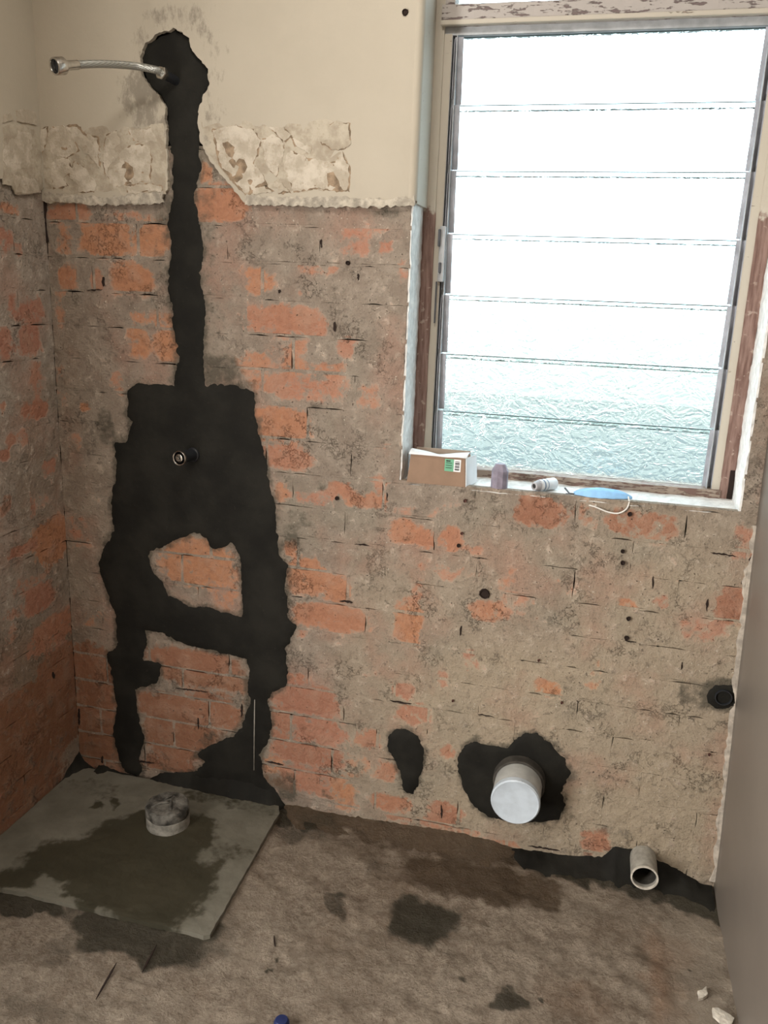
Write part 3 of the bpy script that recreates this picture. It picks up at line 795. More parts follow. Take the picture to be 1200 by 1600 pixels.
outer = [(0.0, ROOM_Z)] + [(0.963, ROOM_Z)] + [(0.963, 1.64)] + polyB([(640,322),(600,320),(540,322),(480,321),(430,320),(386,318)]) \
    + list(reversed(polyB([(222,92),(232,70),(250,55),(275,46),(298,62),(304,82),(318,98),(328,110),(330,130),(318,160),(312,180),(312,200),(316,225),(330,250),(352,278),(372,303)]))) \
    + polyB([(226,118),(238,138),(252,150),(260,165),(263,200),(263,230),(265,270),(264,300),(250,316),(215,319),(160,320),(120,316),(85,317)]) + [(0.0, on_back(66, 314)[1])]
# keep straight edges (ceiling, corner, window arris) straight; roughen only the broken ones
def rough_some(poly, keep, step, amp, sd):
    out = []
    n = len(poly)
    for i in range(n):
        a = np.array(poly[i]); b = np.array(poly[(i + 1) % n])
        if keep(a, b): out.append(tuple(a)); continue
        k = max(1, int(np.hypot(*(b - a)) / step))
        for j in range(k):
            p = a + (b - a) * j / k
            q = Vector((p[0] * 55 + sd, p[1] * 55, sd))
            d = noise.noise_vector(q) * amp + noise.noise_vector(q * 2.7) * amp * 0.6
            e = 0 if j == 0 and i in (0, 1, 2) else 1
            out.append((p[0] + d[0] * e, p[1] + d[1] * e))
    return out
outer = rough_some(outer, lambda a, b: min(a[1], b[1]) > 2.2 or (a[0] > 0.96 and b[0] > 0.96 and min(a[1], b[1]) > 1.63) or (a[0] < 0.002 and b[0] < 0.002), 0.005, 0.0052, 2.0)
PLT = 0.011
pl = patch('plaster', outer, [], PB, PLT, M['plaster'], wall_back, fine=False, grid=0.035, wall_edge=True)
wear_uv(pl, [(v.co.x, v.co.z) for v in pl.data.vertices], DIRT_PL)
pl['label'] = 'smooth cream plaster of the upper back wall'
# rounded arris down the window side of the plaster
arr = lathe('plaster_arris', [(0.014, 1.645), (0.014, ROOM_Z)], M['plaster'], wall_back, seg=28, loc=(0.962, 0.003, 0), caps=True)
wear_uv(arr, [(v.co.x, v.co.z) for v in arr.data.vertices], [])
# broken whitish lip along the bottom of the plaster
for i, pts in enumerate([[(386,306),(440,309),(500,308),(560,310),(600,312),(648,308),(650,322),(600,324),(540,324),(470,323),(386,321)],
                         [(75,302),(120,306),(170,309),(215,303),(258,300),(258,317),(215,320),(160,321),(120,317),(72,315)]]):
    patch('plaster_lip', polyB(pts), [], PB, 0.0034, M['lip'], wall_back, base=PLT - 0.002, jit=0.0055, step=0.004, freq=80, grid=0.009, ridge=0.0018, seed=20 + i, wall_edge=True)
# scraped band with lifting flakes, where the uppermost tiles were
for i, pts in enumerate([[(66,196),(120,192),(180,196),(258,194),(262,230),(262,305),(200,306),(130,304),(76,300)],
                         [(318,192),(400,190),(480,187),(548,190),(553,240),(552,302),(480,306),(388,306),(360,280),(326,238)]]):
    patch('scraped_band', polyB(pts), [], PB, 0.0008, M['band'], wall_back, base=PLT - 0.0004, jit=0.004, grid=0.02, ridge=0.0010, seed=30 + i, wall_edge=True)
FL = [
    [(68,204),(78,200),(76,225),(70,240),(67,225)], [(84,200),(104,198),(118,215),(126,236),(108,246),(86,244),(79,222)],
    [(106,200),(124,200),(142,218),(158,232),(158,262),(148,250),(130,232),(112,214)], [(88,250),(110,248),(118,268),(104,278),(110,292),(88,296),(84,270)],
    [(122,254),(136,262),(146,276),(156,290),(150,300),(130,294),(112,276)], [(128,280),(140,276),(150,300),(128,300)],
    [(140,212),(156,216),(160,244),(150,238)], [(170,212),(186,206),(192,224),(182,236),(190,244),(176,258),(170,276),(166,250)],
    [(192,236),(212,228),(236,228),(240,252),(236,284),(206,288),(182,295),(170,275),(186,256)], [(200,292),(230,288),(256,292),(256,300),(204,302)],
    [(205,205),(240,202),(250,222),(215,224)],
    [(336,204),(372,198),(398,204),(410,222),(404,242),(398,256),(412,272),(420,288),(404,296),(388,304),(368,284),(346,256)],
    [(412,220),(428,212),(442,218),(448,236),(440,256),(434,276),(426,268),(416,250)], [(424,200),(446,200),(458,212),(448,222),(436,212)],
    [(452,240),(462,236),(476,246),(500,252),(520,254),(540,250),(548,262),(546,300),(520,298),(496,294),(480,298),(462,300),(454,280),(446,262)],
    [(460,214),(472,222),(490,232),(486,242),(466,230)], [(500,210),(520,196),(530,192),(548,196),(550,226),(540,234),(520,234),(506,226)],
    [(436,284),(444,290),(456,300),(436,302)], [(396,296),(416,292),(430,300),(400,304)], [(530,244),(538,240),(541,252),(530,256)],
]
for i, pts in enumerate(FL):
    cx0, cy0 = np.mean(pts, 0); rr = random.Random(i); k_ = 1.02 + 0.05 * rr.random(); ox, oy = rr.uniform(-2.2, 2.4), rr.uniform(-2, 2.2)
    patch('old_glue', polyB([(cx0 + (x - cx0) * k_ + ox, cy0 + (y - cy0) * k_ + oy) for x, y in pts]), [], PB, 0.0005, M['underflake'], wall_back, base=PLT + 0.0007, jit=0.0042, step=0.005, freq=120, grid=0.02, seed=140 + i, wall_edge=True)
    o = patch('plaster_flake', polyB(pts), [], PB, 0.0016 + 0.0012 * random.random(), M['flake'] if i != 16 else M['band'], wall_back, base=PLT, jit=0.0048, step=0.004, freq=95, grid=0.010, ridge=0.0022, seed=40 + i, wall_edge=True)

# left wall plaster and its torn lower edge
outer_l = [(0.0, ROOM_Z), (0.0, on_left(60, 290)[1])] + polyL([(50,296),(30,296),(14,282),(0,280)]) + [(-0.35, on_left(0, 280)[1] - 0.01), (-1.3, on_left(0, 280)[1]), (-1.3, ROOM_Z)]
outer_l = rough_some(outer_l, lambda a, b: min(a[1], b[1]) > 2.2 or (a[0] > -0.002 and b[0] > -0.002) or (a[0] < -1.25 and b[0] < -1.25), 0.008, 0.003, 4.0)
pll = patch('plaster', outer_l, [], PL, 0.008, M['plaster'], wall_left, fine=False, grid=0.04, wall_edge=True)
wear_uv(pll, [(v.co.y, v.co.z) for v in pll.data.vertices], [])
for i, pts in enumerate([[(0,200),(14,190),(30,196),(48,200),(60,212),(62,296),(55,300),(45,304),(20,304),(14,290),(0,288)],
                         [(0,216),(20,204),(44,208),(48,268),(30,262),(14,270),(0,252)], [(16,272),(34,276),(50,280),(58,300),(40,303),(20,300)],
                         [(0,180),(10,176),(16,188),(0,192)], [(20,172),(34,170),(50,176),(52,196),(36,192),(22,190)]]):
    patch('plaster_flake', polyL(pts), [], PL, 0.0015 + 0.0008 * i, M['flake'] if i else M['band'], wall_left, base=0.0075, jit=0.002, step=0.006, freq=80, grid=0.014, ridge=0.003, seed=70 + i, wall_edge=True)
patch('plaster_lip', [(-1.3, 1.60), (-1.3, 1.785), (-0.18, 1.79), (-0.172, 1.64), (-0.6, 1.615)], [], PL, 0.006, M['flake'], wall_left, jit=0.004, grid=0.03, ridge=0.003, seed=77, wall_edge=True)
# dark crack in the corner
patch('corner_crack', polyB([(68,303),(74,320),(72,350),(77,378),(71,380),(67,352),(58,340),(62,318)]), [], PB, 0.0012, M['hole'], wall_back, jit=0.002, step=0.006, grid=0.02, base=0.0035, wall_edge=True, seed=80)

# ------------------------------------------------------------------ wet cement: filled pipe chases and patched holes
patch('wet_cement_chase', chase, [win1], PB, 0.0045, M['cement'], wall_back, jit=0.0045, step=0.0045, freq=70, grid=0.014, ridge=0.003, seed=3.0, falloff=0.006)['label'] = 'dark wet cement filling the shower pipe chase'
for i, (lab, pts) in enumerate(small_patches):
    patch('wet_cement_patch', polyB(pts), [], PB, 0.004, M['cement'], wall_back, jit=0.0042, step=0.004, freq=85, grid=0.012, ridge=0.0025, seed=90 + i, falloff=0.006)['label'] = lab
# pale steel bead showing through the cement at the right of the chase
p0, p1 = on_back(399, 1092), on_back(398, 1202)
tube('corner_bead', [(p0[0], -0.005, p0[1]), ((p0[0] + p1[0]) / 2, -0.0055, (p0[1] + p1[1]) / 2), (p1[0], -0.005, p1[1])], 0.0016, M['pvc_grey'], wall_back, seg=6)

# drilled holes and plugs
for (px, py, r) in [(757,927,.0125),(727,782,.004),(722,833,.0035),(717,852,.0045),(984,803,.005),(973,861,.0045),(973,879,.005),(979,996,.0055),(982,966,.005),(544,411,.005),(635,22,.0065),(878,1097,.003),(842,1031,.003),(527,778,.005),(708,1094,.003),(1108,1178,.003)]:
    u, v = on_back(px, py)
    b = PLT + 0.004 if py < 100 else 0.0062
    vs = []; seg = 9
    for rr, hh in ((r * 1.12, b - 0.004), (r, b + 0.0006), (r * 0.82, b + 0.0002), (r * 0.7, b - 0.0024)):
        for k in range(seg):
            th = 2 * math.pi * k / seg; w = 1 + 0.16 * noise.noise(Vector((math.cos(th), math.sin(th), px)))
            vs.append(PB(u + rr * w * math.cos(th), v + rr * w * math.sin(th), hh))
    fs = [(i * seg + k, i * seg + (k + 1) % seg, (i + 1) * seg + (k + 1) % seg, (i + 1) * seg + k) for i in range(3) for k in range(seg)]
    fs.append(tuple(range(3 * seg, 4 * seg)))
    mesh_obj('plug_hole', vs, fs, M['hole'] if r > 0.004 else M['plug'], wall_back)
# open slots where mortar fell out
for (px, py, w, h, a) in [(566,851,26,3,8),(541,940,24,4,8),(464,932,20,3,4),(626,1097,40,3,9),(502,380,4,18,0),(162,440,5,22,0),(148,453,30,3,0),(437,455,5,8,0),(560,433,3,14,0),(523,510,5,22,0),(605,776,3,18,0),(1020,910,3,26,5),(1105,945,3,28,4),(1172,880,4,34,0),(1130,866,50,3,8),(720,985,3,22,2),(83,1055,5,14,-8),(985,1002,20,3,6),(1160,1010,5,24,0),(1065,1040,3,18,8),
                          (225,1190,40,3,8),(300,1078,60,2.5,7),(310,1130,3,26,0),(378,1110,4,28,0),(430,1192,36,3,12),(124,1120,4,36,0),(160,1187,4,16,0),(690,1268,3,30,0),(850,1325,60,3,9),(760,1118,30,2,8)]:
    w *= 0.85; h *= 0.72
    pts = []
    for k in range(12):
        th = 2 * math.pi * k / 12
        x = math.cos(th) * w / 2; y = math.sin(th) * h / 2; r = math.radians(a)
        pts.append((px + x * math.cos(r) - y * math.sin(r), py + x * math.sin(r) + y * math.cos(r)))
    left = px < 100 and py > 700
    patch('open_joint', polyL(pts) if left else polyB(pts), [], PL if left else PB, 0.0006, M['hole'], wall_left if left else wall_back, jit=0.0026, step=0.004, freq=190, grid=0.05, seed=px * 0.1, base=0.0022, wall_edge=True)

# ------------------------------------------------------------------ floor
FLOOR_SMOOTH = conv([(1090,1500,50,150,.9),(250,1440,330,60,.35),(120,1560,260,60,.35),(480,1330,90,30,.4),(960,1410,120,30,.5),(390,1440,50,60,.5)], on_floor)
FLOOR_BROWN = conv([(740,1372,120,30,1.0),(840,1392,34,24,.95),(640,1340,150,26,.5),(590,1300,150,16,.75),(720,1325,100,16,.8),(680,1440,90,46,.45),(540,1562,36,16,.45),(600,1490,60,30,.35),(620,1400,60,40,.3),(870,1360,60,16,.6),(520,1470,40,24,.3)], on_floor)
FLOOR_DARK = conv([(660,1440,60,40,.85),(526,1410,24,16,.7),(592,1355,22,16,.5),(82,1490,22,28,.55),(427,1503,9,9,.8),(60,1575,70,22,.5),(798,1565,22,14,.7),(846,1550,9,8,.9),(727,1531,11,9,.7),(690,1503,12,12,.55),
    (235,1445,112,48,1.3),(30,1404,70,18,1.3),(170,1440,50,30,.9),(300,1470,50,20,.7),(470,1290,50,26,.6),(700,1545,60,4,.25),(465,1592,12,8,.7),(450,1275,60,18,.9),(900,1362,100,16,.7),(1090,1410,40,22,1),(1010,1390,40,18,.8),(1092,1520,5,5,.9),(135,1525,26,16,.35),(570,1288,40,10,.5),(110,1430,30,14,.5),(700,1480,20,14,.4),(635,1385,14,10,.4)], on_floor)
FLOOR_RED = conv([(1040,1530,30,70,.7),(1060,1490,26,26,.6),(900,1560,60,30,.25)], on_floor)
SX1, SY0 = 0.668, -0.526     # cement slab for the shower, front right corner
xs = np.arange(-0.03, 1.90, 0.0095); ysf = np.concatenate([np.arange(0.03, -1.05, -0.0095), np.arange(-1.06, ROOM_Y - 0.15, -0.06)])
vs, P2 = [], []
X, Y = np.meshgrid(xs, ysf)
P2 = np.stack([X.ravel(), Y.ravel()], 1)
PW = warp(P2, 0.036, 17)
sm, _ = fld(FLOOR_SMOOTH, PW); br, _ = fld(FLOOR_BROWN, PW); dk, _ = fld(FLOOR_DARK, PW); rd, _ = fld(FLOOR_RED, PW)
hs = []
for (x, y), s in zip(P2, sm):
    q = Vector((x, y, 0.3))
    h = noise.fractal(q * 16, 0.7, 2.1, 5) * 0.0065 + noise.noise(q * 3.5) * 0.006 + abs(noise.noise(q * 38)) * 0.005 - abs(noise.noise(q * 13 + Vector((5, 0, 0)))) * 0.006
    hs.append(h * (1 - 0.75 * s) - 0.003)
vs = [(x, y, h) for (x, y), h in zip(P2, hs)]
w = len(xs)
fs = [(j * w + i, (j + 1) * w + i, (j + 1) * w + i + 1, j * w + i + 1) for j in range(len(ysf) - 1) for i in range(w - 1)]
floor = struct(mesh_obj('floor', vs, fs, M['floor'], smooth=True), 'rough stained concrete floor')
a = floor.data.color_attributes.new('wear', 'FLOAT_COLOR', 'POINT')
a.data.foreach_set('color', np.stack([sm, br, dk, rd], 1).astype(np.float32).ravel())

# wet cement fillet along the foot of the back wall
def fillet(name, pts_top, pts_bot, mat, parent, seed, bulge=0.35):
    """pts_top: (x, z) on the wall; pts_bot: (x, y) on the floor; bridged by a lumpy concave cove"""
    n = len(pts_top); m = 7
    vs = []
    for i in range(n):
        (xa, za), (xb, yb) = pts_top[i], pts_bot[i]
        for j in range(m):
            t = j / (m - 1)
            A = np.array([xa, 0.004, za]); B = np.array([xb, yb, -0.006]); K = np.array([(xa + xb) / 2, yb * 0.12 - 0.004, za * 0.12])
            p = A * (1 - t) ** 2 + 2 * K * t * (1 - t) + B * t * t
            q = Vector((p[0] * 30 + seed, p[1] * 30, p[2] * 30))
            d = noise.noise(q) * 0.004 + noise.noise(q * 2.6) * 0.003
            s = math.sin(math.pi * t)
            vs.append((p[0], p[1] - d * s - 0.003 * s, p[2] + d * s + 0.003 * s))
    fs = [(i * m + j, i * m + j + 1, (i + 1) * m + j + 1, (i + 1) * m + j) for i in range(n - 1) for j in range(m - 1)]
    return mesh_obj(name, vs, fs, mat, parent, smooth=True)
def cove(name, top_px, bot_px, mat, seed, n=60, amp=0.006, taper=(1, 1)):
    def interp(pts, xs_):
        P = np.array(sorted(pts)); return np.interp(xs_, P[:, 0], P[:, 1])
    x0 = max(min(p[0] for p in top_px), min(p[0] for p in bot_px)); x1 = min(max(p[0] for p in top_px), max(p[0] for p in bot_px))
    T = [on_back(*p) for p in top_px]; B = [on_floor(*p) for p in bot_px]
    X0 = max(min(t[0] for t in T), min(b[0] for b in B)); X1 = min(max(t[0] for t in T), max(b[0] for b in B))
    X0 = max(X0, 0.0)
    xx = np.linspace(X0, X1, n)
    tz = interp(T, xx); by = interp(B, xx)
    tz = [max(0.004, z + amp * noise.noise(Vector((x * 40, seed, 1))) + amp * .6 * noise.noise(Vector((x * 110, seed, 1)))) for x, z in zip(xx, tz)]
    by = [min(-0.008, y + amp * noise.noise(Vector((x * 40, seed, 7))) + amp * .6 * noise.noise(Vector((x * 110, seed, 7)))) for x, y in zip(xx, by)]
    en = np.clip(np.minimum(np.arange(n), np.arange(n)[::-1]) / (0.08 * n), 0.0, 1.0) ** 0.7
    if taper[0] == 0: en[:n // 2] = 1
    if taper[1] == 0: en[n // 2:] = 1
    tz = [0.003 + (z - 0.003) * k for z, k in zip(tz, en)]; by = [-0.006 + (y + 0.006) * k for y, k in zip(by, en)]
    return fillet(name, list(zip(xx, tz)), list(zip(xx, by)), mat, floor, seed)
cove('cement_fillet', [(122,1172),(150,1192),(190,1206),(215,1214)], [(110,1245),(135,1240),(190,1232),(225,1226)], M['cement'], 1.0, 30, taper=(0, 1))['label'] = 'black wet cement mound in the left corner'
cove('cement_fillet', [(228,1208),(262,1204),(300,1200),(380,1205),(420,1225),(446,1245)], [(225,1228),(262,1236),(320,1248),(380,1262),(425,1272),(470,1276)], M['cement'], 2.0, 50)['label'] = 'black wet cement along the wall behind the slab'
cv = cove('cement_fillet', [(440,1250),(500,1268),(560,1277),(640,1288),(720,1300),(810,1324)], [(430,1282),(500,1300),(560,1306),(640,1324),(720,1345),(810,1358)], M['floor'], 3.0, 80)
cv['label'] = 'damp brown cement fillet along the foot of the wall'
a = cv.data.color_attributes.new('wear', 'FLOAT_COLOR', 'POINT')
a.data.foreach_set('color', np.array([(0.5, 0.85, 0.30 + 0.35 * noise.noise(v.co * 12), 0.1) for v in cv.data.vertices], np.float32).ravel())
cove('cement_fillet', [(800,1324),(840,1330),(880,1335),(940,1338),(960,1318),(990,1320),(1020,1335),(1050,1352),(1080,1370),(1112,1392)], [(795,1352),(860,1372),(940,1386),(1000,1392),(1060,1398),(1120,1430)], M['cement'], 4.0, 80, 0.005, taper=(1, 0))['label'] = 'black wet cement fillet around the small pipe'
# side cove in the left corner, along the left wall
vs, fs = [], []
for i in range(14):
    t = i / 13; y = -0.002 - t * 0.13
    hh = 0.055 * (1 - t) ** 1.1 + 0.004; ww = 0.07 * (1 - t) ** 1.0 + 0.004
    for j in range(6):
        s = j / 5
        dn = 0.005 * noise.noise(Vector((y * 50, s * 3, 3)))
        vs.append(((ww * s ** 1.5) + dn * math.sin(math.pi * s) - 0.002, y, hh * (1 - s) ** 1.5 + dn - 0.002))
for i in range(13):
    for j in range(5):
        fs.append((i * 6 + j, i * 6 + j + 1, i * 6 + j + 7, i * 6 + j + 6))
mesh_obj('cement_fillet', vs, fs, M['cement'], floor, smooth=True)
# scored lines in the floor
for i, (a_, b_) in enumerate([((182,1505),(150,1562)), ((245,1477),(222,1520)), ((428,1462),(430,1480))]):
    A, B = Vector((*on_floor(*a_), 0.0)), Vector((*on_floor(*b_), 0.0))
    d = (B - A).normalized(); nrm = Vector((-d.y, d.x, 0)); pts = []
    for k in range(9): 
        t = k / 8; p = A + (B - A) * t; pts.append((p + nrm * 0.0018 * math.sin(math.pi * t) ** .5)[:2])
    for k in range(8, -1, -1):
        t = k / 8; p = A + (B - A) * t; pts.append((p - nrm * (0.0002 + 0.0018 * math.sin(math.pi * t) ** .5))[:2])
    patch('floor_crack', pts, [], PF, 0.001, M['hole'], floor, jit=0.001, step=0.01, grid=0.2, base=0.002, wall_edge=True, seed=i + 5)

# ------------------------------------------------------------------ shower slab
SLABH = 0.011
SLAB_WET = conv([(140,1352,105,30,1),(255,1390,68,60,1),(285,1305,52,32,.95),(80,1348,48,22,.95),(215,1330,95,48,1),(230,1290,46,20,.9),(30,1372,34,14,.9),(180,1400,90,20,.9),(150,1232,60,14,.35),(380,1332,16,10,.5),(390,1258,60,14,.5),(330,1245,60,10,.5),(150,1258,9,6,.9),(180,1256,6,5,.7),(340,1345,24,34,.5)], lambda px, py: on_floor(px, py, SLABH))
slab_out = polyF([(436,1270),(328,1460),(318,1462),(300,1456),(210,1436),(120,1414),(40,1395),(0,1388)], SLABH)
slab_out = [(p[0], p[1]) for p in slab_out]
slab_out = [(0.003, -0.012), (0.30, -0.012)] + [(0.655, -0.02)] + slab_out + [(0.003, slab_out[-1][1] - 0.002)]
slab_r = rough_some(slab_out, lambda a, b: False, 0.012, 0.0016, 6.0)
slab = patch('cement_slab', slab_r, [], PF, SLABH, M['slab'], None, fine=False, grid=0.013, wall_edge=True, ridge=0.0012, base=0.0, seed=2)
tag(slab, 'raised square grey cement slab with a dark wet stain in the corner', 'slab', kind='thing')
wear_uv(slab, warp([(v.co.x, v.co.y) for v in slab.data.vertices], 0.026, 20), SLAB_WET)

# drain pipe stub on the slab, taped over and smeared with cement
sx, sy = on_floor(258, 1292, SLABH)
sy += 0.018
stub = tag(empty('drain_stub', (sx, sy, SLABH)), 'short round drain pipe stub capped with crumpled cover, standing on the slab', 'drain pipe')
lathe('pipe_collar', [(0.050, -0.004), (0.058, 0.0), (0.058, 0.030), (0.055, 0.033), (0.040, 0.033)], M['pvc_pale'], stub, seg=36, wob=0.03)
cap_ = lathe('cover', [(0.056, 0.030), (0.0585, 0.034), (0.0585, 0.056), (0.054, 0.061), (0.038, 0.0625), (0.018, 0.061), (0.0, 0.060)], M['cover'], stub, seg=40, wob=0.06)
for v in cap_.data.vertices:
    q = v.co * 60
    v.co.z += 0.005 * noise.noise(q) * (1 if v.co.z > 0.05 else 0.2)
for i in range(5):      # folds of the crumpled cover
    th = random.uniform(0, 6.28); r0 = random.uniform(0.01, 0.03)
    c = Vector((math.cos(th) * r0, math.sin(th) * r0, 0.063)); d = Vector((math.cos(th * 1.7 + 1), math.sin(th * 1.7 + 1), 0)) * random.uniform(0.016, 0.03)
    tube('fold', [c - d + Vector((0, 0, -0.003)), c - d * .4, c + d * .4 + Vector((0, 0, .001)), c + d + Vector((0, 0, -0.003))], 0.0036, M['cover'], cap_, seg=6)

# ------------------------------------------------------------------ pipes out of the wall
def pix_depth(px, py, x=None, y=None, z=None):
    d = ray(px, py)
    t = (x - CAM[0]) / d[0] if x is not None else (y - CAM[1]) / d[1] if y is not None else (z - CAM[2]) / d[2]
    return CAM + d * t
pe = pix_depth(805, 1254, y=-0.115)
cx_, cz_ = float(pe[0]), float(pe[2])
R1 = 0.0605
pipe = tag(empty('soil_pipe', (cx_, 0.0, cz_)), 'big white capped waste pipe sticking out of the wall', 'pipe')
lathe('pipe_body', [(R1 - 0.001, -0.02), (R1, 0.0), (R1, 0.112), (R1 - 0.002, 0.1145)], M['pvc'], pipe, seg=48, axis=(0, -1, 0))
lathe('pipe_sleeve', [(R1 + 0.0005, 0.034), (R1 + 0.006, 0.032), (R1 + 0.007, -0.01)], M['pvc_dark'], pipe, seg=48, axis=(0, -1, 0), wob=0.03)
lathe('end_cap', [(R1 + 0.0008, 0.098), (R1 + 0.0012, 0.113), (R1 - 0.002, 0.1165), (R1 - 0.005, 0.1155), (R1 - 0.03, 0.1150), (0.0005, 0.1150)], M['pvc_cap'], pipe, seg=48, axis=(0, -1, 0))['label'] = 'bluish white cap closing the pipe'

pe = pix_depth(1007, 1372, y=-0.085)
cx_, cz_ = float(pe[0]), max(float(pe[2]), 0.03)
R2 = 0.033
sp = tag(empty('waste_pipe', (cx_, 0.0, cz_)), 'small open grey waste pipe low on the wall near the right corner', 'pipe')
lathe('pipe_body', [(R2, -0.02), (R2, 0.083), (R2 - 0.0006, 0.085), (R2 - 0.003, 0.085), (R2 - 0.0036, 0.083), (R2 - 0.0036, 0.070)], M['pvc_grey'], sp, seg=40, axis=(0, -1, 0))
lathe('pipe_rim', [(R2 + 0.0003, 0.0815), (R2 + 0.0004, 0.0853), (R2 - 0.0036, 0.0855), (R2 - 0.004, 0.0815)], M['edge_plaster'], sp, seg=40, axis=(0, -1, 0))['label'] = 'pale cut edge of the pipe'

lathe('pipe_bore', [(R2 - 0.0034, 0.072), (R2 - 0.0038, 0.060), (R2 - 0.004, -0.01), (0.0005, -0.012)], M['pvc_dark'], sp, seg=40, axis=(0, -1, 0))
u, v = on_back(1130, 1088)
wp = tag(empty('stub_pipe', (u, 0.0, v)), 'short black pipe end in the hole beside the right wall', 'pipe')
lathe('pipe_body', [(0.020, -0.02), (0.020, 0.008), (0.0195, 0.0095), (0.0175, 0.0095), (0.017, 0.008), (0.017, -0.012), (0.0005, -0.012)], M['rubber'], wp, seg=28, axis=(0, -1, 0))

# ------------------------------------------------------------------ shower arm hose
a0 = on_back(276, 127)
endp = pix_depth(94, 103, y=-0.275); nutp = pix_depth(252, 114, y=-0.055)
hose = tag(empty('shower_hose', (a0[0], 0.0, a0[1])), 'braided steel flexible hose with nuts sticking out high on the wall', 'hose')
O = Vector((a0[0], 0, a0[1]))
N = Vector(nutp) - O; E_ = Vector(endp) - O
sd = N.normalized()
prof = []
for i in range(9):
    t = -0.01 + 0.050 * i / 8
    prof += [(0.0108, t), (0.0098, t + 0.003)]
lathe('threaded_nipple', prof, M['rubber'], hose, seg=20, axis=sd)
lathe('nut', [(0.0095, 0.046), (0.0145, 0.047), (0.0152, 0.049), (0.0152, 0.058), (0.0142, 0.060), (0.009, 0.061)], M['chrome'], hose, seg=6, axis=sd, smooth=False)
p1 = sd * 0.060; p2 = p1 + sd * 0.016
q1 = E_ + (Vector(pix_depth(205, 103, y=-0.105)) - O - E_) * 0.55; qm = Vector(pix_depth(208, 103, y=-0.100)) - O
path = catmull([p1, p2, qm, (qm + E_) / 2 + Vector((0, 0, 0.004)), E_], 10)
tube('braid', path, 0.0082, M['braid'], hose, seg=14)
dE = (path[-1] - path[-4]).normalized()
lathe('ferrule', [(0.0084, -0.04), (0.0096, -0.038), (0.0096, -0.012), (0.0105, -0.010), (0.0105, 0.002)], M['chrome'], hose, seg=20, axis=dE, loc=E_ - dE * 0.006)
lathe('swivel_nut', [(0.009, -0.010), (0.0165, -0.009), (0.0175, -0.007), (0.0175, 0.012), (0.0168, 0.0145), (0.0138, 0.0145), (0.0130, 0.012), (0.0130, -0.004), (0.0, -0.004)], M['chrome'], hose, seg=24, axis=dE, loc=E_)
tube('washer', [E_ + dE * -0.003, E_ + dE * 0.004], 0.0128, M['rubber'], hose, seg=18)

# shower tap spindle
u, v = on_back(303, 710)
ve = pix_depth(280, 716, y=-0.06)
tap = tag(empty('tap_spindle', (u, 0.0, v)), 'brass tap spindle with round chrome rim in the black cement', 'tap')
ax = (Vector(ve) - Vector((u, 0, v)))
L = ax.length
lathe('body', [(0.019, -0.01), (0.019, 0.006), (0.0165, 0.008), (0.0165, L - 0.004)], M['rubber'], tap, seg=28, axis=ax)
lathe('rim', [(0.0165, L - 0.012), (0.0196, L - 0.008), (0.0202, L), (0.0188, L + 0.002), (0.0166, L + 0.0005), (0.0160, L - 0.008)], M['chrome'], tap, seg=32, axis=ax)
lathe('inner_ring', [(0.0105, L - 0.010), (0.0105, L + 0.001), (0.0085, L + 0.002), (0.007, L - 0.002), (0.0, L - 0.002)], M['chrome'], tap, seg=28, axis=ax)
lathe('spline', [(0.0052, L - 0.01), (0.0050, L + 0.007), (0.004, L + 0.009), (0.0, L + 0.009)], M['chrome'], tap, seg=12, axis=ax, smooth=False)

# ------------------------------------------------------------------ window
win = struct(empty('window_1', (0, 0, 0)), 'louvred window with rippled glass in a stripped timber frame')
FY = 0.118        # front of the frame
grid_box('reveal', WX0 - 0.006, WX0, 0.003, 0.20, SILL - 0.02, 1.64, (1, 10, 60), M['reveal'], win, 0.0028, 1.0, 45)
grid_box('reveal', WX1, WX1 + 0.006, 0.003, 0.20, SILL - 0.02, 1.64, (1, 10, 60), M['reveal'], win, 0.0028, 2.0, 45)
box('reveal', WX0 - 0.012, WX0 + 0.0088, 0.004, 0.20, 1.64, WTOP, M['beige'], win)
box('reveal', WX1 - 0.002, WX1 + 0.012, 0.0, 0.20, 1.64, WTOP, M['beige'], win)
grid_box('window_sill', WX0 - 0.006, WX1 + 0.006, 0.001, 0.20, SILL - 0.006, SILL, (70, 14, 1), M['reveal'], win, 0.0022, 3.0, 40)
for v in bpy.data.objects['window_sill'].data.vertices:
    if v.co.z > SILL - 0.003: v.co.z += -0.005 + 0.010 * min(1, v.co.y / 0.12)
# timber frame: stiles, stop beads, bottom rail, transom, head
for s, (xa, xb) in enumerate(((WX0, WX0 + 0.030), (WX1 - 0.030, WX1))):
    grid_box('stile', xa, xb, FY, FY + 0.06, SILL, WTOP, (2, 1, 60), M['wood'], win, 0.0012, 5.0 + s, 35)
for (xa, xb) in ((WX0 + 0.029, WX0 + 0.048), (WX1 - 0.048, WX1 - 0.029)):
    box('stop_bead', xa, xb, FY + 0.004, FY + 0.05, SILL + 0.02, 2.02, M['beige'], win, 0.001)
grid_box('bottom_rail', WX0 + 0.028, WX1 - 0.028, FY - 0.004, FY + 0.06, SILL - 0.002, SILL + 0.024, (40, 1, 2), M['railwood'], win, 0.0010, 7.0, 30)
TZ = 2.018
box('head_strip', WX0 + 0.028, WX1 - 0.028, FY + 0.010, FY + 0.05, TZ, TZ + 0.018, M['alu'], win, 0.0006)
grid_box('transom', WX0 + 0.024, WX1 - 0.024, FY - 0.010, FY + 0.06, TZ + 0.017, TZ + 0.058, (50, 1, 3), M['transom'], win, 0.0010, 8.0, 40)
box('transom_bead', WX0 + 0.024, WX1 - 0.024, FY - 0.014, FY, TZ + 0.016, TZ + 0.026, M['beige'], win, 0.001)
box('head', WX0, WX1, FY, FY + 0.06, WTOP - 0.03, WTOP, M['beige'], win)
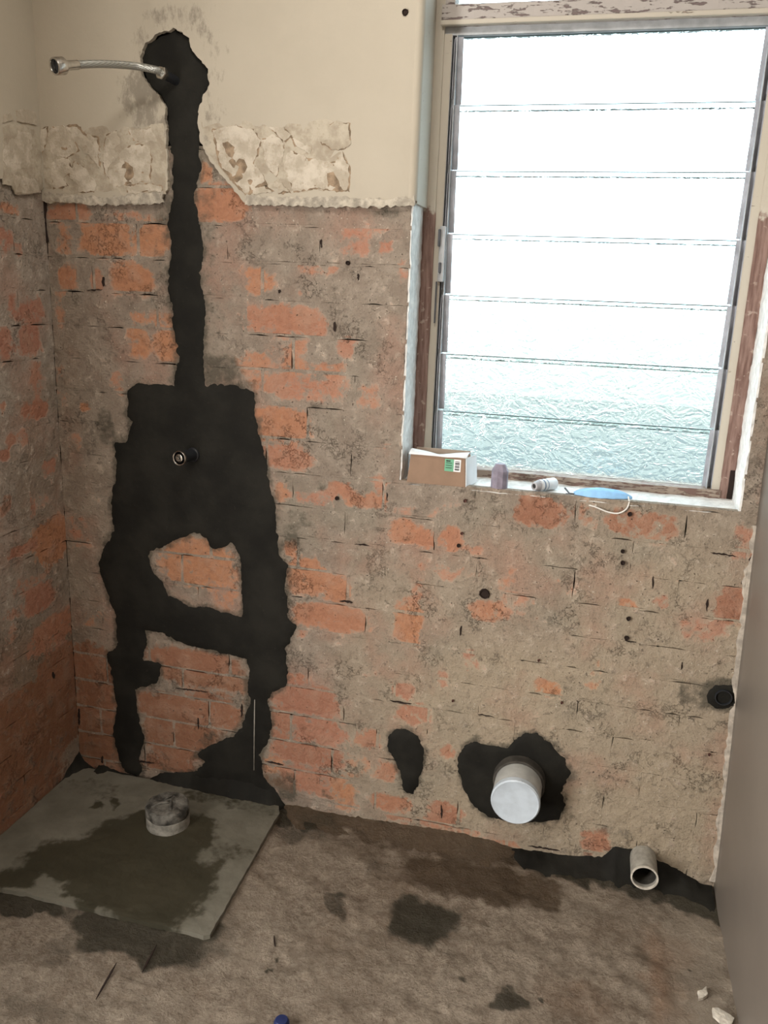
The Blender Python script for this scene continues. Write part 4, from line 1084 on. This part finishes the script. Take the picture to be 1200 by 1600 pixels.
# aluminium channels the clips pivot in
GX0, GX1 = 1.040, 1.689
for (xa, xb) in ((WX0 + 0.047, WX0 + 0.060), (WX1 - 0.060, WX1 - 0.047)):
    bm = bmesh.new()
    add_box(bm, xa, xb, FY + 0.030, FY + 0.036, SILL + 0.024, TZ)
    add_box(bm, xa, xa + 0.0018, FY + 0.006, FY + 0.030, SILL + 0.024, TZ)
    add_box(bm, xb - 0.0018, xb, FY + 0.006, FY + 0.030, SILL + 0.024, TZ)
    bm_obj('channel', bm, M['alu'], win)
# seven louvre blades, each with a clip at both ends
NB = 7; z_bot = SILL + 0.020; pitch = (TZ - z_bot - 0.004) / NB
for i in range(NB):
    zt = TZ - 0.002 - i * pitch; zb = zt - pitch - 0.012
    yt, yb = FY + 0.018, FY + 0.032          # closed: top edge inside, bottom edge outside
    def blade(xa, xb, th, ya, yb_, name, mat, z1, z0, nx=1):
        sl_ = (yb_ - ya) / (z1 - z0); c_ = 0.0024
        prof_ = [(ya + th, z1), (ya + 0.0012, z1), (ya + sl_ * c_, z1 - c_), (yb_ - sl_ * c_, z0 + c_), (yb_ + 0.0012, z0), (yb_ + th, z0)]
        vs = [(x_, y_, z_) for x_ in (xa, xb) for y_, z_ in prof_]
        fs = [(k, k + 1, k + 7, k + 6) for k in range(5)] + [(5, 0, 6, 11), (5, 4, 3, 2, 1, 0), (6, 7, 8, 9, 10, 11)]
        o = mesh_obj(name, vs, fs, mat, win)
        if mat is M['glass']:
            o.data.materials.append(M['glass_edge'])
            for k in (0, 1, 3, 4): o.data.polygons[k].material_index = 1
        return o
    blade(GX0 - 0.010, GX1 + 0.010, 0.005, yt, yb, 'louvre_blade', M['glass'], zt, zb if i < NB - 1 else zt - pitch)
    for (xa, xb) in ((GX0 - 0.020, GX0), (GX1, GX1 + 0.020)):
        bm = bmesh.new()
        sl = (yb - yt)
        for (za, zc, d0, d1) in ((zt, zt - pitch + 0.003, -0.003, -0.0015),):
            vv = [bm.verts.new(p) for p in ((xa, yt + d0, za), (xb, yt + d0, za), (xb, yt + d1, za), (xa, yt + d1, za),
                                            (xa, yb + d0, zc), (xb, yb + d0, zc), (xb, yb + d1, zc), (xa, yb + d1, zc))]
            for q in ((0, 3, 2, 1), (4, 5, 6, 7), (0, 1, 5, 4), (1, 2, 6, 5), (2, 3, 7, 6), (3, 0, 4, 7)): bm.faces.new([vv[k] for k in q])
        xo = xa if xa < 1.2 else xb - 0.0015      # outer flange towards the room
        add_box(bm, xo, xo + 0.0015, yt - 0.010, yt - 0.001, zt - pitch + 0.012, zt - 0.006)
        bm_obj('louvre_clip', bm, M['clip'], win)
# operating lever on the left channel
box('lever_plate', WX0 + 0.044, WX0 + 0.058, FY - 0.006, FY + 0.010, 1.47, 1.60, M['alu'], win, 0.001)
bm = bmesh.new()
add_box(bm, WX0 + 0.042, WX0 + 0.047, FY - 0.016, FY - 0.004, 1.552, 1.592, 0.001)
add_box(bm, WX0 + 0.046, WX0 + 0.052, FY - 0.010, FY + 0.002, 1.49, 1.515, 0.001)
bm_obj('lever', bm, M['steel_dark'], win)
box('link_rod', WX0 + 0.040, WX0 + 0.0435, FY - 0.004, FY, 1.37, 1.47, M['steel_dark'], win)
# fixed pane above the transom
box('fixed_pane', WX0 + 0.03, WX1 - 0.03, FY + 0.028, FY + 0.033, TZ + 0.055, WTOP - 0.028, M['glass'], win)
grid_box('pane_bead', WX0 + 0.030, WX0 + 0.052, FY - 0.002, FY + 0.05, TZ + 0.058, WTOP - 0.03, (1, 1, 10), M['transom'], win, 0.0008, 9.0)
grid_box('pane_bead', WX1 - 0.052, WX1 - 0.030, FY - 0.002, FY + 0.05, TZ + 0.058, WTOP - 0.03, (1, 1, 10), M['transom'], win, 0.0008, 9.5)
# dark gaps at the foot of the frame where plaster came away
grid_box('frame_gap', WX1 - 0.012, WX1 - 0.001, FY - 0.003, FY + 0.004, SILL + 0.006, SILL + 0.075, (2, 1, 8), M['hole'], win, 0.001, 2.0)
grid_box('frame_gap', WX0 + 0.001, WX0 + 0.008, FY - 0.003, FY + 0.004, SILL + 0.010, SILL + 0.060, (2, 1, 8), M['hole'], win, 0.001, 3.0)

# ------------------------------------------------------------------ things on the sill
SZ = SILL + 0.001
bl = pix_depth(634, 752, z=SZ); br_ = pix_depth(722, 768, z=SZ)
bxl, bxr, by0 = float(bl[0]) + 0.004, float(br_[0]), -0.001
bx = tag(empty('cardboard_box', ((bxl + bxr) / 2, by0, SZ)), 'small open brown cardboard box with green label and white paper inside', 'box')
hw = (bxr - bxl) / 2; H = 0.071; dep = 0.085
def slabquad(name, q, th, mat, parent):
    q = [Vector(p) for p in q]; nrm = (q[1] - q[0]).cross(q[3] - q[0]).normalized() * th
    vs = q + [p + nrm for p in q]
    return mesh_obj(name, vs, [(3, 2, 1, 0), (4, 5, 6, 7), (0, 1, 5, 4), (1, 2, 6, 5), (2, 3, 7, 6), (3, 0, 4, 7)], mat, parent)
tw = hw - 0.006
slabquad('front_panel', [(-hw, 0, 0), (hw, 0, 0), (tw, 0.006, H), (-tw, 0.006, H)], -0.002, M['card'], bx)
slabquad('back_panel', [(-hw, dep, 0), (hw, dep, 0), (hw - 0.004, dep, H + 0.004), (-hw + 0.004, dep, H + 0.004)], 0.002, M['card_in'], bx)
slabquad('side_panel', [(-hw, 0, 0), (-hw, dep, 0), (-hw + 0.004, dep, H), (-tw, 0.006, H)], 0.002, M['card'], bx)
slabquad('base_panel', [(-hw, 0, 0), (hw, 0, 0), (hw, dep, 0), (-hw, dep, 0)], 0.002, M['card'], bx)
slabquad('side_flap', [(hw + 0.001, 0, 0.001), (hw + 0.018, dep * 0.8, 0.001), (hw + 0.012, dep * 0.8, H), (tw + 0.002, 0.006, H)], 0.0015, M['paper'], bx)
vs, fs = [], []
for j in range(6):
    for i in range(13):
        s = i / 12; t = j / 5
        vs.append((-tw - 0.004 + (2 * tw + 0.010) * s, 0.001 + dep * 0.72 * t, H + 0.001 + 0.012 * math.sin(math.pi * t) * (0.4 + 0.6 * abs(s - 0.45)) - 0.012 * t * (1 - abs(2 * s - 1)) + 0.002 * noise.noise(Vector((s * 4, t * 4, 2)))))
for j in range(5):
    for i in range(12): fs.append((j * 13 + i, j * 13 + i + 1, (j + 1) * 13 + i + 1, (j + 1) * 13 + i))
po = mesh_obj('paper_lining', vs, fs, M['paper'], bx, smooth=True)
md = po.modifiers.new('thick', 'SOLIDIFY'); md.thickness = 0.0012
def front_rect(name, xa, xb, za, zb, mat, off, parent):
    sl = 0.006 / H
    return slabquad(name, [(xa, za * sl - off, za), (xb, za * sl - off, za), (xb, zb * sl - off, zb), (xa, zb * sl - off, zb)], -0.0003, mat, parent)
lx0, lx1, lz0, lz1 = hw * 0.26, hw * 0.80, 0.036, 0.066
lab = front_rect('sticker', lx0, lx1, lz0, lz1, M['paper'], 0.0006, bx)
gr = front_rect('green_print', lx0, lx0 + (lx1 - lx0) * 0.56, lz0, lz1, M['green'], 0.0010, lab)
bm = bmesh.new()
def fr_bm(xa, xb, za, zb, off):
    sl = 0.006 / H
    vv = [bm.verts.new(p) for p in ((xa, za * sl - off, za), (xb, za * sl - off, za), (xb, zb * sl - off, zb), (xa, zb * sl - off, zb))]
    bm.faces.new(vv)
bxs = lx0 + (lx1 - lx0) * 0.64; bxe = lx1 - 0.003
for z_, h_ in ((lz0 + 0.004, 0.0030), (lz0 + 0.009, 0.0012), (lz0 + 0.0115, 0.0025), (lz0 + 0.016, 0.0015), (lz0 + 0.019, 0.003), (lz0 + 0.024, 0.0014)):
    fr_bm(bxs, bxe, z_, z_ + h_, 0.0014)
for z_ in (lz0 + 0.008, lz0 + 0.014, lz0 + 0.020):
    fr_bm(lx0 + 0.003, lx0 + 0.018, z_, z_ + 0.0013, 0.0018)
fr_bm(lx0 + 0.003, lx0 + 0.014, lz1 - 0.006, lz1 - 0.003, 0.0018)
bm_obj('barcode', bm, M['ink'], lab)

# mauve plastic cap with a chamfered top
cb = pix_depth(779, 764, z=SZ); cbx, cby = float(cb[0]), 0.022
cap2 = tag(empty('nozzle_cap', (cbx, cby, SZ)), 'mauve grey plastic cap with chamfered top standing on the sill', 'cap')
lathe('cap_body', [(0.0195, 0.0), (0.0205, 0.002), (0.0205, 0.044), (0.0200, 0.046)], M['lilac'], cap2, seg=10, smooth=False)
lathe('cap_top', [(0.0200, 0.046), (0.0120, 0.061), (0.0105, 0.062), (0.0, 0.062)], M['lilac'], cap2, seg=10, smooth=False)

# white tube lying on its side
ta = pix_depth(836, 763, z=SZ + 0.0145); tb = pix_depth(864, 757, z=SZ + 0.0145)
A = Vector((float(ta[0]), 0.020, SZ + 0.0148)); B = A + Vector((0.040, 0.048, 0))
dr = (B - A)
tub = tag(empty('sealant_tube', A), 'small white tube with blue print lying on the sill', 'tube')
Lt = dr.length
lathe('tube_body', [(0.0138, 0.010), (0.0142, 0.012), (0.0142, Lt), (0.013, Lt + 0.002), (0.0, Lt + 0.002)], M['tube_white'], tub, seg=28, axis=dr)
lathe('neck', [(0.0142, 0.0105), (0.0125, 0.009), (0.0110, -0.002), (0.0100, -0.006), (0.0060, -0.0065), (0.0055, 0.004), (0.0, 0.004)], M['tube_grey'], tub, seg=28, axis=dr)
lathe('opening', [(0.0054, 0.002), (0.0050, -0.0045), (0.0, -0.0045)], M['ink'], tub, seg=16, axis=dr)
lathe('print_band', [(0.01435, 0.018), (0.01435, 0.022)], M['tube_blue'], tub, seg=28, axis=dr)
lathe('print_band', [(0.01435, 0.030), (0.01435, 0.0325)], M['tube_blue'], tub, seg=28, axis=dr)

# blue face mask with white ear loops
mc = pix_depth(935, 772, z=SZ + 0.004); mx, my = float(mc[0]) + 0.01, 0.030
mask = tag(empty('face_mask', (mx, my, SZ)), 'pale blue pleated face mask with white ear loops on the sill', 'face mask')
vs, fs = [], []
nu, nv = 24, 16
for j in range(nv + 1):
    for i in range(nu + 1):
        s = i / nu * 2 - 1; t = j / nv * 2 - 1
        x = 0.068 * s; y = 0.030 * t * (1 - 0.75 * abs(s) ** 2.2) + 0.004 * s
        ple = 0.0016 * (1 if (j // 3) % 2 else 0)
        z = 0.004 + 0.017 * (1 - t * t) * (1 - s * s) ** 0.7 + ple + 0.002 * noise.noise(Vector((s * 3, t * 3, 1)))
        vs.append((x, y, z))
for j in range(nv):
    for i in range(nu): fs.append((j * (nu + 1) + i, j * (nu + 1) + i + 1, (j + 1) * (nu + 1) + i + 1, (j + 1) * (nu + 1) + i))
mo = mesh_obj('mask_fabric', vs, fs, M['mask_blue'], mask, smooth=True)
md = mo.modifiers.new('thick', 'SOLIDIFY'); md.thickness = 0.0015
def loop(pix, hs_):
    out = []
    for (px, py), yy in zip(pix, hs_):
        p = pix_depth(px, py, y=yy); out.append(Vector(p) - Vector((mx, my, SZ)))
    return out
tube('ear_loop', catmull(loop([(905,778),(918,788),(930,792),(950,800),(966,802),(978,796),(983,786),(982,776)], [0.012, 0.004, -0.003, -0.007, -0.008, -0.006, 0.0, 0.012]), 6), 0.0019, M['elastic'], mask, seg=8)
tube('ear_loop', catmull(loop([(908,774),(916,784),(926,791),(932,788),(928,780)], [0.02, 0.008, 0.0, 0.004, 0.015]), 6), 0.0019, M['elastic'], mask, seg=8)
# little dark wire clip at the end of the mask
wb = pix_depth(890, 768, z=SZ + 0.004)
wc = tag(empty('tweezers', (float(wb[0]), 0.022, SZ)), 'small dark metal tweezers beside the blue mask', 'tweezers')
tube('arm', [(-0.012, 0.010, 0.014), (0.0, 0.0, 0.004), (0.022, -0.004, 0.003)], 0.0022, M['steel_dark'], wc, seg=6)
tube('arm', [(-0.008, -0.006, 0.003), (0.004, -0.004, 0.003), (0.024, 0.002, 0.005)], 0.0022, M['steel_dark'], wc, seg=6)

# ------------------------------------------------------------------ debris on the floor
def chip(pts, mat, label, sd, th=0.006):
    z = 0.002
    P_ = [on_floor(px, py, z) for px, py in pts]
    c = np.mean(P_, 0)
    o = patch('plaster_chip', [(p[0] - c[0], p[1] - c[1]) for p in P_], [], PF, th, mat, None, jit=0.0015, step=0.006, grid=0.008, wall_edge=True, ridge=0.002, base=0.0, seed=sd)
    o.location = (c[0], c[1], z)
    return tag(o, label, 'chip')
chip([(1090,1551),(1097,1549),(1103,1543),(1105,1556),(1098,1562),(1091,1563)], M['edge_plaster'], 'small white plaster chip on the floor, farther from the camera', 1)
chip([(1112,1578),(1122,1578),(1136,1586),(1147,1594),(1140,1604),(1124,1598),(1114,1588)], M['edge_plaster'], 'larger white plaster chip against the right wall', 2)
c = on_floor(440, 1599, 0.004)
bb = tag(empty('bottle_cap', (c[0], c[1], 0.001)), 'small navy plastic cap on the floor at the bottom edge', 'cap')
lathe('shell', [(0.015, 0.0), (0.0155, 0.002), (0.0145, 0.010), (0.012, 0.013), (0.0, 0.0138)], M['blue_bit'], bb, seg=24)
lathe('ridge_band', [(0.0153, 0.003), (0.0160, 0.0035), (0.0158, 0.006), (0.0150, 0.0065)], M['blue_bit'], bb, seg=24)
